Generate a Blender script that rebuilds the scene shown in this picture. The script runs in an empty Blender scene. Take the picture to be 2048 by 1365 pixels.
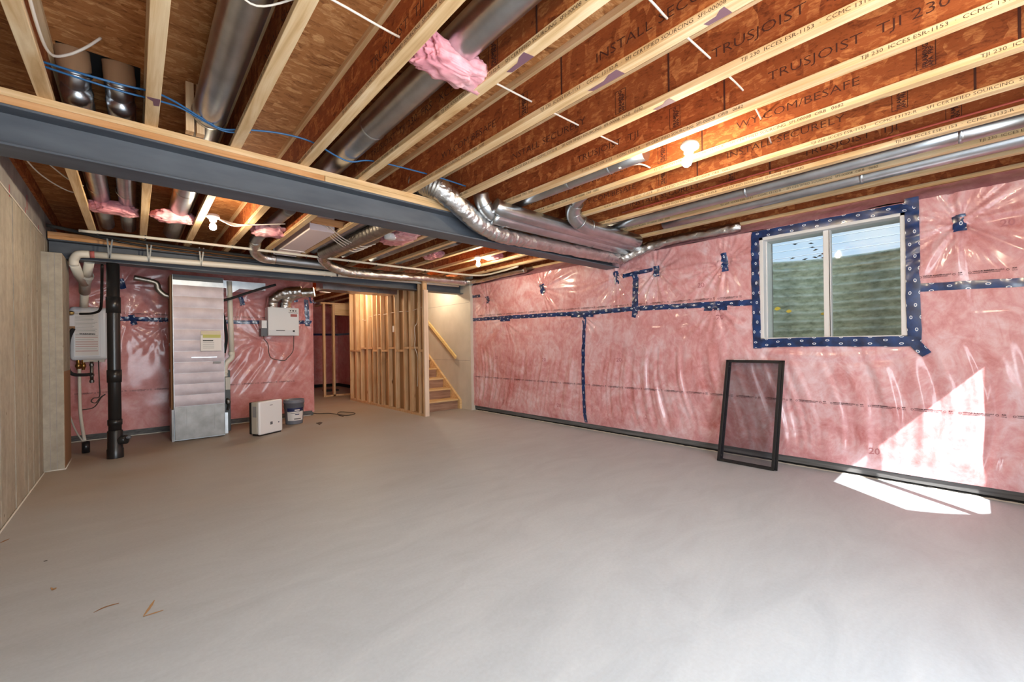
import bpy, math, random
from mathutils import Vector, Matrix, noise as mn
random.seed(7)
S = bpy.context.scene
COL = S.collection
PI = math.pi
# ------------------------------------------------------------------ camera
F, YAW, CYP, ROLL, HC = 835.97, .7342, 692.24, .01345, 1.2
cr, sr, cw, sw = math.cos(ROLL), math.sin(ROLL), math.cos(YAW), math.sin(YAW)
Rv, Dv, Uv = Vector((cw, -sw, 0)), Vector((sw, cw, 0)), Vector((0, 0, 1))
er, eu = Rv * cr - Uv * sr, Rv * sr + Uv * cr
cd = bpy.data.cameras.new('camera'); cam = bpy.data.objects.new('camera', cd); COL.objects.link(cam)
M = Matrix.Identity(4)
for i in range(3):
    M[i][0], M[i][1], M[i][2] = er[i], eu[i], -Dv[i]
M[2][3] = HC
cam.matrix_world = M
cd.sensor_width = 36; cd.lens = F / 2048 * 36; cd.shift_y = (CYP - 682.5) / 2048; cd.clip_start = .05
S.camera = cam
# ------------------------------------------------------------------ view, world, lights
S.view_settings.view_transform = 'Standard'; S.view_settings.look = 'None'
S.view_settings.exposure = 0.0; S.view_settings.gamma = 1; S.view_settings.use_curve_mapping = False
S.cycles.max_bounces = 8; S.cycles.diffuse_bounces = 5; S.cycles.glossy_bounces = 3
S.cycles.transparent_max_bounces = 8; S.cycles.sample_clamp_indirect = 4; S.cycles.caustics_reflective = False
S.cycles.caustics_refractive = False; S.cycles.use_adaptive_sampling = True; S.cycles.adaptive_threshold = .02
W = bpy.data.worlds.new('sky'); S.world = W; W.use_nodes = True
wn = W.node_tree; bg = wn.nodes['Background']
tc = wn.nodes.new('ShaderNodeTexCoord'); nz = wn.nodes.new('ShaderNodeTexNoise'); rp = wn.nodes.new('ShaderNodeValToRGB')
nz.inputs['Scale'].default_value = 2.6; nz.inputs['Detail'].default_value = 6; nz.inputs['Roughness'].default_value = .55
wn.links.new(tc.outputs['Generated'], nz.inputs['Vector']); wn.links.new(nz.outputs[0], rp.inputs[0])
e = rp.color_ramp.elements; e[0].position = .55; e[0].color = (.56, .75, .97, 1); e[1].position = .72; e[1].color = (1, 1, 1, 1)
wn.links.new(rp.outputs[0], bg.inputs[0]); bg.inputs[1].default_value = 1.15
sd = bpy.data.lights.new('sun', 'SUN'); sun = bpy.data.objects.new('sun', sd); COL.objects.link(sun)
sd.energy = 15.0; sd.angle = .006; sd.color = (1, .97, .92)
sun.rotation_euler = Vector((.62, .78, -.90)).to_track_quat('-Z', 'Y').to_euler(); sun.location = (-4, -6, 7)
ad = bpy.data.lights.new('rear_fill', 'AREA'); al = bpy.data.objects.new('rear_fill', ad); COL.objects.link(al)  # added area lamp, stands in for daylight from an unseen rear opening
ad.shape = 'RECTANGLE'; ad.size = 2.2; ad.size_y = 1.95; ad.energy = 165; ad.color = (.80, .91, 1.0)
al.location = (.9, -1.27, 1.13); al.rotation_euler = Vector((0, 1, 0)).to_track_quat('-Z', 'Z').to_euler()
ad2 = bpy.data.lights.new('daylight_window', 'AREA'); al2 = bpy.data.objects.new('daylight_window', ad2); COL.objects.link(al2)
ad2.shape = 'RECTANGLE'; ad2.size = 1.1; ad2.size_y = .95; ad2.energy = 14; ad2.color = (.93, .97, 1.0)
al2.location = (3.325, -1.36, 1.7); al2.rotation_euler = Vector((0, 1, -.25)).to_track_quat('-Z', 'Z').to_euler()
BULB = 29.0      # watts of light per ceiling bulb
BULB_COL = (1, .82, .58)

# ------------------------------------------------------------------ picture point -> place on a known plane
def ray(px, py):
    dx, dy = px - 1024, py - CYP
    dx, dy = (cr * dx - sr * dy) / F, (sr * dx + cr * dy) / F
    return Vector((dx * cw + sw, cw - dx * sw, -dy))
def aX(px, py, X):
    r = ray(px, py); return Vector((X, r.y * X / r.x, HC + r.z * X / r.x))
def aY(px, py, Y):
    r = ray(px, py); return Vector((r.x * Y / r.y, Y, HC + r.z * Y / r.y))
def aZ(px, py, Z):
    r = ray(px, py); t = (Z - HC) / r.z; return Vector((r.x * t, r.y * t, Z))
def s2l(c):
    return tuple(((v / 255) / 12.92 if v / 255 < .04045 else ((v / 255 + .055) / 1.055) ** 2.4) for v in c) + (1,)

# ------------------------------------------------------------------ mesh builder
class MB:
    def __init__(s): s.v = []; s.f = []; s.sm = []; s.uv = {}
    def box(s, x0, x1, y0, y1, z0, z1):
        return s.hexa([(x0, y0, z0), (x1, y0, z0), (x1, y1, z0), (x0, y1, z0), (x0, y0, z1), (x1, y0, z1), (x1, y1, z1), (x0, y1, z1)])
    def hexa(s, p):
        n = len(s.v); s.v += [tuple(q) for q in p]
        for q in ((0, 3, 2, 1), (4, 5, 6, 7), (0, 1, 5, 4), (1, 2, 6, 5), (2, 3, 7, 6), (3, 0, 4, 7)):
            s.f.append(tuple(n + i for i in q)); s.sm.append(False)
        return s
    def obox(s, c, u, v, w):
        c, u, v, w = Vector(c), Vector(u), Vector(v), Vector(w)
        return s.hexa([c - u - v - w, c + u - v - w, c + u + v - w, c - u + v - w, c - u - v + w, c + u - v + w, c + u + v + w, c - u + v + w])
    def bar(s, a, b, w, h, up=(0, 0, 1)):
        a, b, up = Vector(a), Vector(b), Vector(up); d = (b - a); l = d.length; d.normalize()
        sd_ = d.cross(up).normalized(); up2 = sd_.cross(d)
        return s.obox((a + b) / 2, d * l / 2, sd_ * w / 2, up2 * h / 2)
    def poly(s, pts, smooth=False):
        n = len(s.v); s.v += [tuple(q) for q in pts]; s.f.append(tuple(range(n, n + len(pts)))); s.sm.append(smooth); return s
    def prism(s, pts, d):
        d = Vector(d); n = len(pts); b = len(s.v)
        s.v += [tuple(q) for q in pts] + [tuple(Vector(q) + d) for q in pts]
        s.f.append(tuple(b + i for i in reversed(range(n)))); s.f.append(tuple(b + n + i for i in range(n))); s.sm += [False, False]
        for i in range(n):
            j = (i + 1) % n; s.f.append((b + i, b + j, b + n + j, b + n + i)); s.sm.append(False)
        return s
    def tube(s, pts, r, seg=12, caps=True, jit=0, freq=30):
        pts = [Vector(p) for p in pts]; n = len(pts); rr = r if isinstance(r, (list, tuple)) else [r] * n
        t = [(pts[min(i + 1, n - 1)] - pts[max(i - 1, 0)]).normalized() for i in range(n)]
        a = Vector((0, 0, 1)) if abs(t[0].z) < .9 else Vector((1, 0, 0))
        x = t[0].cross(a).normalized(); b = len(s.v)
        for i in range(n):
            x = (x - t[i] * x.dot(t[i])).normalized(); y = t[i].cross(x)
            for k in range(seg):
                an = 2 * PI * k / seg; d = x * math.cos(an) + y * math.sin(an); q = rr[i]
                if jit: q += jit * mn.noise((pts[i] + d * rr[i]) * freq)
                s.v.append(tuple(pts[i] + d * q))
        for i in range(n - 1):
            for k in range(seg):
                k2 = (k + 1) % seg
                s.f.append((b + i * seg + k, b + i * seg + k2, b + (i + 1) * seg + k2, b + (i + 1) * seg + k)); s.sm.append(True)
        if caps:
            s.f.append(tuple(b + k for k in reversed(range(seg)))); s.f.append(tuple(b + (n - 1) * seg + k for k in range(seg))); s.sm += [False, False]
        return s
    def lathe(s, c, prof, seg=20, ax=(0, 0, 1)):
        c, ax = Vector(c), Vector(ax).normalized()
        a = Vector((1, 0, 0)) if abs(ax.x) < .9 else Vector((0, 1, 0)); x = ax.cross(a).normalized(); y = ax.cross(x); b = len(s.v)
        for r, h in prof:
            for k in range(seg):
                an = 2 * PI * k / seg; s.v.append(tuple(c + ax * h + (x * math.cos(an) + y * math.sin(an)) * max(r, 1e-4)))
        for i in range(len(prof) - 1):
            for k in range(seg):
                k2 = (k + 1) % seg
                s.f.append((b + i * seg + k, b + i * seg + k2, b + (i + 1) * seg + k2, b + (i + 1) * seg + k)); s.sm.append(True)
        return s
    def grid(s, fn, nu, nv, skip=None):
        b = len(s.v)
        for j in range(nv):
            for i in range(nu): s.v.append(tuple(fn(i, j)))
        for j in range(nv - 1):
            for i in range(nu - 1):
                if skip and skip(i, j): continue
                q = b + j * nu + i; s.f.append((q, q + 1, q + nu + 1, q + nu)); s.sm.append(True)
        return s
    def blob(s, c, r, sub=3, amp=.3, freq=9, seed=0, flat=None):
        import bmesh
        bm = bmesh.new(); bmesh.ops.create_icosphere(bm, subdivisions=sub, radius=1); b = len(s.v); off = Vector((seed * 3.7, seed * 1.3, 0))
        for v in bm.verts:
            d = v.co.normalized(); sq = Vector([math.copysign(abs(q) ** .6, q) for q in d])
            p = Vector((sq.x * r[0], sq.y * r[1], sq.z * r[2])); k = 1 + amp * mn.fractal(p * freq + off, .75, 2, 5)
            s.v.append(tuple(Vector(c) + p * k))
        for f in bm.faces: s.f.append(tuple(b + v.index for v in f.verts)); s.sm.append(True)
        bm.free(); return s
    def build(s, name, mat, parent=None, bevel=0, seg=2):
        o_ = WL.get(parent.name, Vector()) if parent else Vector()
        me = bpy.data.meshes.new(name)
        me.from_pydata([(x - o_.x, y - o_.y, z - o_.z) for x, y, z in s.v], [], s.f)
        me.polygons.foreach_set('use_smooth', [bool(q) for q in s.sm])
        if s.uv:
            u = me.uv_layers.new(name='UVMap')
            for l in me.loops: u.data[l.index].uv = s.uv.get(l.vertex_index, (0, 0))
        me.materials.append(mat); me.update()
        o = bpy.data.objects.new(name, me); COL.objects.link(o)
        if parent: o.parent = parent
        WL[o.name] = o_.copy()
        if bevel:
            m = o.modifiers.new('bevel', 'BEVEL'); m.width = bevel; m.segments = seg; m.limit_method = 'ANGLE'; m.angle_limit = .6
        return o
WL = {}
def thing(name, label, cat, loc=(0, 0, 0), group=None):
    o = bpy.data.objects.new(name, None); COL.objects.link(o); o.location = loc; o.empty_display_size = .1
    WL[o.name] = Vector(loc); return tag(o, label, cat, group)
def tag(o, label, cat, group=None):
    o['label'] = label; o['category'] = cat
    if group: o['group'] = group
    return o
def struct(o): o['kind'] = 'structure'; return o
def box(*a): return MB().box(*a)
def spl(pts, n=8):
    p = [Vector(q) for q in pts]; p = [p[0] * 2 - p[1]] + p + [p[-1] * 2 - p[-2]]; out = []
    for i in range(1, len(p) - 2):
        for k in range(n):
            t = k / n; a, b, c, d = p[i - 1:i + 3]
            out.append(.5 * ((2 * b) + (c - a) * t + (2 * a - 5 * b + 4 * c - d) * t * t + (3 * b - a - 3 * c + d) * t ** 3))
    return out + [p[-2]]
def text_mesh(body, size, bold=0):
    cu = bpy.data.curves.new('t', 'FONT'); cu.body = body; cu.size = size; cu.offset = bold; cu.resolution_u = 2
    o = bpy.data.objects.new('t', cu); COL.objects.link(o)
    bpy.context.view_layer.update()
    me = bpy.data.meshes.new_from_object(o.evaluated_get(bpy.context.evaluated_depsgraph_get()))
    bpy.data.objects.remove(o); bpy.data.curves.remove(cu)
    vs = [v.co.copy() for v in me.vertices]; fs = [tuple(p.vertices) for p in me.polygons]; bpy.data.meshes.remove(me)
    return vs, fs
TC = {}
def lettering(mb, body, size, fn, bold=0):
    k = (body, size, bold)
    if k not in TC: TC[k] = text_mesh(*k)
    vs, fs = TC[k]; b = len(mb.v)
    mb.v += [tuple(fn(v.x, v.y)) for v in vs]; mb.f += [tuple(b + i for i in f) for f in fs]; mb.sm += [False] * len(fs)
    return max(v.x for v in vs)

# ------------------------------------------------------------------ materials
MT = {}
class NT:
    def __init__(s, name, rough=.6, metal=0, col=(200, 200, 200), coat=0, coat_r=.1, spec=.5):
        m = bpy.data.materials.new(name); m.use_nodes = True; s.m = m; s.t = m.node_tree; s.b = s.t.nodes['Principled BSDF']
        s.b.inputs['Base Color'].default_value = s2l(col); s.b.inputs['Roughness'].default_value = rough; s.b.inputs['Metallic'].default_value = metal
        s.b.inputs['Coat Weight'].default_value = coat; s.b.inputs['Coat Roughness'].default_value = coat_r; s.b.inputs['Specular IOR Level'].default_value = spec
        MT[name] = m
    def n(s, t, **k):
        o = s.t.nodes.new('ShaderNode' + t)
        for a, v in k.items(): setattr(o, a, v)
        return o
    def l(s, a, b): s.t.links.new(a, b)
    def pos(s): return s.n('NewGeometry').outputs['Position']
    def map(s, vec, sc=(1, 1, 1), rot=(0, 0, 0), loc=(0, 0, 0)):
        o = s.n('Mapping'); o.inputs['Scale'].default_value = sc; o.inputs['Rotation'].default_value = rot; o.inputs['Location'].default_value = loc
        s.l(vec, o.inputs['Vector']); return o.outputs[0]
    def noise(s, vec, sc=5, det=4, ro=.55, dist=0):
        o = s.n('TexNoise'); o.inputs['Scale'].default_value = sc; o.inputs['Detail'].default_value = det; o.inputs['Roughness'].default_value = ro; o.inputs['Distortion'].default_value = dist
        s.l(vec, o.inputs['Vector']); return o.outputs[0]
    def voro(s, vec, sc=1, out='Color', feat='F1'):
        o = s.n('TexVoronoi'); o.feature = feat; o.inputs['Scale'].default_value = sc; s.l(vec, o.inputs['Vector']); return o.outputs[out]
    def ramp(s, fac, stops):
        o = s.n('ValToRGB'); e = o.color_ramp.elements
        while len(e) < len(stops): e.new(.5)
        for q, (p, c) in zip(e, stops): q.position = p; q.color = s2l(c)
        s.l(fac, o.inputs[0]); return o.outputs[0]
    def mix(s, fac, a, b, mode='MIX'):
        o = s.n('Mix', data_type='RGBA', blend_type=mode)
        if hasattr(fac, 'links'): s.l(fac, o.inputs[0])
        else: o.inputs[0].default_value = fac
        for i, q in ((6, a), (7, b)):
            if hasattr(q, 'links'): s.l(q, o.inputs[i])
            else: o.inputs[i].default_value = s2l(q)
        return o.outputs[2]
    def math(s, op, a, b=0, c=None):
        o = s.n('Math', operation=op)
        for i, q in enumerate((a, b, c)):
            if q is None: continue
            if hasattr(q, 'links'): s.l(q, o.inputs[i])
            else: o.inputs[i].default_value = q
        return o.outputs[0]
    def bump(s, h, st=.3, d=.01):
        o = s.n('Bump'); o.inputs['Strength'].default_value = st; o.inputs['Distance'].default_value = d
        s.l(h, o.inputs['Height']); s.l(o.outputs[0], s.b.inputs['Normal'])
    def col(s, c): s.l(c, s.b.inputs['Base Color'])
    def rough(s, c): s.l(c, s.b.inputs['Roughness'])
def sep(q, v):
    o = q.n('SeparateXYZ'); q.l(v, o.inputs[0]); return o.outputs
# oriented strand board
def osb(name, dark, mid, light, scA, scB, rotA, rotB):
    q = NT(name, .75, spec=.25); p = q.pos()
    wob = q.n('VectorMath', operation='ADD'); nn = q.n('TexNoise'); nn.inputs['Scale'].default_value = 6; q.l(p, nn.inputs['Vector'])
    sc_ = q.n('VectorMath', operation='SCALE'); q.l(nn.outputs['Color'], sc_.inputs[0]); sc_.inputs['Scale'].default_value = .05
    q.l(p, wob.inputs[0]); q.l(sc_.outputs[0], wob.inputs[1]); p2 = wob.outputs[0]
    va = q.map(p2, scA, rotA); vb = q.map(p2, scB, rotB)
    a = sep(q, q.voro(va))[0]; b = sep(q, q.voro(vb))[1]
    m = q.noise(p, 9, 2)
    mm = q.n('MapRange'); mm.inputs[1].default_value = .47; mm.inputs[2].default_value = .53; q.l(m, mm.inputs[0])
    mx = q.n('Mix'); q.l(mm.outputs[0], mx.inputs[0]); q.l(a, mx.inputs[2]); q.l(b, mx.inputs[3])
    fine = q.noise(q.map(p2, [v * 2.2 for v in scA], rotA), 1.3, 4, .75, .6)
    f = q.math('ADD', q.math('MULTIPLY', mx.outputs[0], .52), q.math('MULTIPLY', q.math('SUBTRACT', fine, .24), 1.2))
    q.col(q.ramp(f, [(.1, dark), (.45, mid), (.62, mid), (.95, light)])); q.bump(mx.outputs[0], .35, .004)
osb('osb_web', (92, 40, 19), (152, 80, 40), (200, 128, 74), (30, 9, 28), (30, 24, 10), (.5, 0, 0), (-.6, 0, 0))
osb('osb_floor', (104, 58, 28), (172, 114, 66), (214, 162, 108), (7, 28, 30), (12, 26, 30), (0, 0, .22), (0, 0, -.5))
def lumber(name, dark, mid, light, ax, sc=1):
    q = NT(name, .65, spec=.3); p = q.pos(); s_ = [22 * sc] * 3; s_[ax] = 1.1
    v = q.map(p, s_); n1 = q.noise(v, 1, 5, .6, 1.2); n2 = q.noise(q.map(p, (3, 3, 3)), 1, 2)
    f = q.math('ADD', q.math('MULTIPLY', n1, .8), q.math('MULTIPLY', n2, .25)); c = q.ramp(f, [(.3, dark), (.5, mid), (.72, light)])
    kn = q.voro(q.map(p, [5 if i != ax else 1.6 for i in range(3)]), 1, 'Distance'); kr = q.ramp(kn, [(.03, (0, 0, 0)), (.09, (255, 255, 255))])
    q.col(q.mix(kr, (118, 72, 36), c)); q.bump(n1, .15, .003)
lumber('flange_wood', (184, 142, 92), (216, 182, 136), (238, 214, 176), 1)
lumber('plank_wood', (182, 142, 94), (210, 174, 128), (228, 198, 158), 0)
lumber('plank_orange', (164, 108, 60), (196, 142, 92), (214, 166, 120), 0)
lumber('stud_wood', (178, 136, 94), (206, 168, 126), (226, 196, 160), 2); lumber('post_wood', (206, 176, 148), (226, 202, 178), (240, 222, 204), 2)
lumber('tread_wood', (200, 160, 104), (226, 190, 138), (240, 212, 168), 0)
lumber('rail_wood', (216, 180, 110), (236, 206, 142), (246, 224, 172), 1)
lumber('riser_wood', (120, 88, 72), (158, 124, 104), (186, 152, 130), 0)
# concrete
q = NT('floor_concrete', .55, spec=.35); p = q.pos()
st = q.noise(q.map(p, (1.2, 3.2, 1), (0, 0, .35)), 1.2, 7, .68, 1.2); bl = q.noise(p, .7, 3, .5); fi = q.noise(p, 60, 3, .6)
c = q.ramp(st, [(.25, (176, 184, 192)), (.5, (187, 195, 203)), (.75, (197, 204, 211))])
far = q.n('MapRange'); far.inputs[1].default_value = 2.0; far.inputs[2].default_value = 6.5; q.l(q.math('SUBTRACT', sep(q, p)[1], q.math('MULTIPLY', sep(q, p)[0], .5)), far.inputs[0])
f2 = q.math('MULTIPLY', far.outputs[0], q.math('MULTIPLY_ADD', bl, 1.3, .1)); c = q.mix(f2, c, (168, 148, 124)); c = q.mix(.12, c, q.ramp(fi, [(.3, (120, 115, 110)), (.7, (225, 225, 225))]), 'MULTIPLY')  # tan far floor: warm bulb light painted into the colour, plus some stain
q.col(c); q.bump(q.noise(q.map(p, (10, 60, 1), (0, 0, .5)), 1, 5, .7), .12, .004); q.rough(q.math('MULTIPLY_ADD', st, .35, .36))
q = NT('wall_concrete', .85, spec=.2); p = q.pos(); v = q.map(p, (1, 4, .7)); a = q.noise(v, 1.5, 6, .7, .5); b = q.noise(p, 14, 4, .65); po = q.voro(q.map(p, (6, 6, 4)), 1, 'Distance')
c = q.ramp(a, [(.25, (158, 150, 136)), (.5, (180, 172, 158)), (.75, (194, 187, 174))]); c = q.mix(.35, c, q.ramp(b, [(.3, (150, 145, 138)), (.65, (235, 232, 225))]), 'MULTIPLY')
c = q.mix(q.ramp(po, [(.03, (255, 255, 255)), (.06, (0, 0, 0))]), c, (96, 84, 68)); q.col(c); q.bump(b, .3, .006)
q = NT('grey_concrete', .85, col=(150, 146, 142)); p = q.pos(); q.col(q.ramp(q.noise(p, 5, 5), [(.3, (132, 128, 126)), (.7, (172, 168, 164))]))
q = NT('curb_concrete', .7); p = q.pos(); q.col(q.ramp(q.noise(q.map(p, (8, 1.5, 30)), 1, 4), [(.3, (64, 64, 66)), (.7, (118, 118, 118))])); q.bump(q.noise(p, 30, 4), .3, .004)
NT('gap_black', .9, col=(22, 22, 22)); NT('foam_bead', .8, col=(226, 222, 214))
# pink insulation seen through clear sheeting
def pink(name, a, b, c_, coat):
    q = NT(name, .45, coat=coat, coat_r=.13, spec=.3); p = q.pos()
    n1 = q.noise(p, 2.2, 6, .6, .8); n2 = q.noise(q.map(p, (1, 1.6, 1.1)), 3.4, 6, .65, 2.2); n3 = q.noise(p, 11, 5, .7, 1)
    f = q.math('ADD', q.math('MULTIPLY', n1, .45), q.math('ADD', q.math('MULTIPLY', n2, .35), q.math('MULTIPLY', n3, .22)))
    q.col(q.ramp(f, [(.36, a), (.5, b), (.66, c_)])); q.bump(n3, .12, .006)
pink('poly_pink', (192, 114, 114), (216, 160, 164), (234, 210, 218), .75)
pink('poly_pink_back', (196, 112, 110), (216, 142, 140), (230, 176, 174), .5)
pink('batt_pink', (196, 120, 132), (226, 156, 164), (244, 200, 202), .0)
pink('batt_mauve', (170, 110, 126), (198, 142, 156), (222, 178, 186), .15)
NT('print_ink', .7, col=(70, 42, 50)); NT('stamp_ink', .8, col=(186, 122, 128)); NT('wood_ink', .8, col=(62, 40, 22)); NT('web_ink', .8, col=(70, 30, 15))
q = NT('tape_blue', .3, coat=.6, coat_r=.15); uv = q.n('TexCoord').outputs['UV']; s_ = sep(q, uv)
iu = q.math('DIVIDE', s_[0], .10); col_ = q.math('FLOOR', iu); fu = q.math('SUBTRACT', q.math('FRACT', iu), .5)
off = q.math('MULTIPLY', q.math('FRACT', q.math('MULTIPLY', col_, .5)), 1.0)
fv = q.math('SUBTRACT', q.math('FRACT', q.math('ADD', q.math('DIVIDE', s_[1], .06), off)), .5)
d2 = q.math('ADD', q.math('POWER', q.math('MULTIPLY', fu, 6.6), 2), q.math('POWER', q.math('MULTIPLY', fv, 6.2), 2))
base = q.ramp(q.noise(q.pos(), 14, 3), [(.35, (14, 34, 74)), (.7, (24, 62, 122))])
ring = q.ramp(d2, [(.3, (60, 90, 140)), (.36, (226, 230, 238)), (.9, (226, 230, 238)), (1.0, (0, 0, 0))])
q.col(q.mix(q.ramp(d2, [(.96, (255, 255, 255)), (1.0, (0, 0, 0))]), base, ring))
# metals
def metal(name, col, ro, bumpsc=0, st=.2, var=12):
    q = NT(name, ro, 1.0, col); p = q.pos(); n_ = q.noise(p, 7, 4)
    q.col(q.ramp(n_, [(.3, tuple(max(0, v - var) for v in col)), (.7, tuple(min(255, v + var) for v in col))]))
    if bumpsc: q.bump(q.noise(p, bumpsc, 5, .65, .8), st, .01)
metal('galvanised', (196, 200, 204), .3); metal('galvanised_dull', (168, 172, 176), .42, 5, .08)
metal('foil', (214, 212, 210), .24, 34, .55, 20); metal('foil_rib', (170, 165, 158), .4, 60, .3); metal('foil_board', (168, 156, 158), .55, 6, .12, 8); metal('plenum_metal', (140, 138, 136), .5, 5, .06)
metal('brass', (176, 140, 84), .35); metal('steel_strap', (120, 120, 118), .45); metal('well_steel', (150, 160, 146), .55, 16, .25, 26)
q = NT('steel_paint', .5, col=(78, 84, 92), spec=.4); p = q.pos(); q.col(q.ramp(q.noise(q.map(p, (1.5, 6, 6)), 1.5, 5), [(.3, (72, 77, 86)), (.7, (92, 98, 106))]))
q = NT('well_zinc', .65, 0); p = q.pos(); q.col(q.ramp(q.noise(q.map(p, (5, 5, 9)), 2, 6, .65), [(.3, (150, 160, 140)), (.5, (214, 224, 208)), (.68, (240, 246, 238))])); q.bump(q.noise(p, 40, 4), .3, .006)
# plastics, paint, paper
for nm, co, ro in (('pvc_white', (226, 220, 206), .4), ('pvc_grey', (196, 190, 178), .45), ('abs_black', (30, 30, 32), .3), ('rubber_black', (24, 22, 22), .55), ('foam_black', (34, 33, 34), .85),
                   ('enamel_white', (228, 230, 236), .3), ('white_plastic', (238, 238, 240), .3), ('grey_plastic', (104, 106, 112), .5), ('porcelain', (244, 240, 232), .2),
                   ('cable_white', (226, 214, 200), .5), ('pex_blue', (44, 96, 142), .4), ('pex_red', (170, 74, 60), .4), ('paper_white', (234, 230, 228), .7), ('label_grey', (150, 150, 152), .7),
                   ('label_black', (34, 34, 36), .6), ('label_red', (176, 96, 92), .6), ('label_green', (188, 184, 92), .5), ('label_navy', (30, 38, 84), .5), ('tape_tan', (214, 200, 170), .5),
                   ('pail_grey', (120, 124, 136), .5), ('frame_black', (26, 26, 30), .4), ('mullion_white', (222, 220, 220), .45), ('cardboard', (150, 112, 80), .85), ('furnace_grey', (70, 74, 78), .5),
                   ('red_paint', (172, 52, 66), .7), ('smear_purple', (120, 84, 96), .7), ('rust', (176, 138, 96), .9), ('rust_dark', (146, 104, 66), .9), ('chalk_white', (226, 220, 208), .8),
                   ('leaf_yellow', (228, 196, 70), .6), ('leaf_dark', (70, 76, 70), .6), ('cord_dark', (70, 60, 56), .6), ('foam_board', (236, 220, 222), .5), ('wire_grey', (150, 160, 170), .6),
                   ('rear_paint', (214, 206, 200), .8), ('board_back', (172, 136, 96), .85), ('soil', (170, 164, 146), .9), ('siding', (214, 214, 208), .6), ('print_black', (40, 36, 40), .6)):
    NT(nm, ro, col=co)
q = NT('drywall', .9, col=(206, 200, 188), spec=.2); q.col(q.ramp(q.noise(q.pos(), 3, 3), [(.3, (200, 194, 182)), (.7, (212, 206, 194))]))
q = NT('bulb_glow', .3); q.b.inputs['Emission Color'].default_value = BULB_COL + (1,); RB = .030
q.b.inputs['Emission Strength'].default_value = BULB / (PI * 4 * PI * RB * RB)
m = bpy.data.materials.new('glass'); m.use_nodes = True; t = m.node_tree; MT['glass'] = m
tr = t.nodes.new('ShaderNodeBsdfTransparent'); gl = t.nodes.new('ShaderNodeBsdfGlossy'); mx = t.nodes.new('ShaderNodeMixShader')
tr.inputs[0].default_value = (.94, .97, .96, 1); gl.inputs['Roughness'].default_value = .02; mx.inputs[0].default_value = .06
t.links.new(tr.outputs[0], mx.inputs[1]); t.links.new(gl.outputs[0], mx.inputs[2]); t.links.new(mx.outputs[0], t.nodes['Material Output'].inputs[0])
m = bpy.data.materials.new('screen_mesh'); m.use_nodes = True; t = m.node_tree; MT['screen_mesh'] = m
tr = t.nodes.new('ShaderNodeBsdfTransparent'); df = t.nodes.new('ShaderNodeBsdfDiffuse'); mx = t.nodes.new('ShaderNodeMixShader')
df.inputs[0].default_value = s2l((52, 50, 58)); mx.inputs[0].default_value = .4
t.links.new(tr.outputs[0], mx.inputs[1]); t.links.new(df.outputs[0], mx.inputs[2]); t.links.new(mx.outputs[0], t.nodes['Material Output'].inputs[0])
G = MT.__getitem__

# ------------------------------------------------------------------ dimensions
XL, XR, YB, YR, YF = -.682, 4.745, 8.0, -1.1, 13.6
ZJ, ZT = 2.4844, 2.775                      # joist underside, subfloor underside
JX = [.1119 + .4064 * k for k in range(-1, 13)]   # right edges of the joist flanges
B1, B2 = 3.137, 6.573                       # front faces of the two beams

# ------------------------------------------------------------------ floor
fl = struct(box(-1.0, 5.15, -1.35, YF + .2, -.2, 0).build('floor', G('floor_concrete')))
def floor_mark(pts, w, m):
    mb = MB(); P = spl(pts, 5); n = len(P)
    for i, p in enumerate(P):
        d = (P[min(i + 1, n - 1)] - P[max(i - 1, 0)]).normalized(); s_ = Vector((-d.y, d.x, 0)); ww = w * (.25 + math.sin(PI * (i + .3) / (n + .2)) * (1 + .5 * mn.noise(p * 40)))
        mb.v += [tuple(p + s_ * ww), tuple(p - s_ * ww)]
    for i in range(n - 1): mb.f.append((2 * i, 2 * i + 1, 2 * i + 3, 2 * i + 2)); mb.sm.append(False)
    mb.build('rust_mark', G(m), fl)
for pts, w, m in (([(187, 1226), (210, 1215), (238, 1207)], .005, 'rust_dark'), ([(286, 1234), (305, 1228), (327, 1221)], .005, 'rust'), ([(287, 1233), (298, 1218), (309, 1201)], .005, 'rust'),
                  ([(0, 1087), (8, 1083), (19, 1078)], .006, 'rust_dark'), ([(88, 1124), (94, 1121)], .006, 'cord_dark'), ([(102, 1176), (107, 1180), (112, 1176)], .005, 'rust')):
    floor_mark([aZ(x, y, .0012) for x, y in pts], w, m)

# ------------------------------------------------------------------ ceiling: subfloor panels on I-joists
ce = struct(box(-1.0, 5.2, -1.35, YF + .2, 2.798, 2.87).build('ceiling', G('osb_floor')))
hx0, hx1, hy0, hy1 = -.285, .04, 3.10, 3.42
xs = [-.70, .30, 2.74, 5.04]; row = 0; y = -1.1
while y < YF:
    y2 = min(y + 1.2, YF); xx = xs if row % 2 == 0 else [-.70, 1.52, 3.96, 5.04]
    for i in range(len(xx) - 1):
        x0, x1 = xx[i] + .002, xx[i + 1] - .002; mb = MB()
        if x0 < hx0 and x1 > hx1 and y < hy0 and y2 > hy1:
            mb.box(x0, hx0, y + .002, y2 - .002, ZT, 2.797).box(hx1, x1, y + .002, y2 - .002, ZT, 2.797).box(hx0, hx1, y + .002, hy0, ZT, 2.797).box(hx0, hx1, hy1, y2 - .002, ZT, 2.797)
        else: mb.box(x0, x1, y + .002, y2 - .002, ZT, 2.797)
        mb.build('osb_panel', G('osb_floor'), ce)
    y = y2; row += 1
box(hx0, hx1, hy0, hy1, 2.7965, 2.7985).build('cutout_shadow', G('gap_black'), ce)
FL = ["TJI 230  ICCES ESR-1153  ·  CCMC 13132-R  ·  SFI CERTIFIED SOURCING  SFI-00008  ORB   0682", ""]
WEB = ["TRUSJOIST  TJI 230  FRS · XCES ·", "WY.COM/BESAFE", "INSTALL SECURELY", "TRUSJOIST  TJI"]
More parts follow.
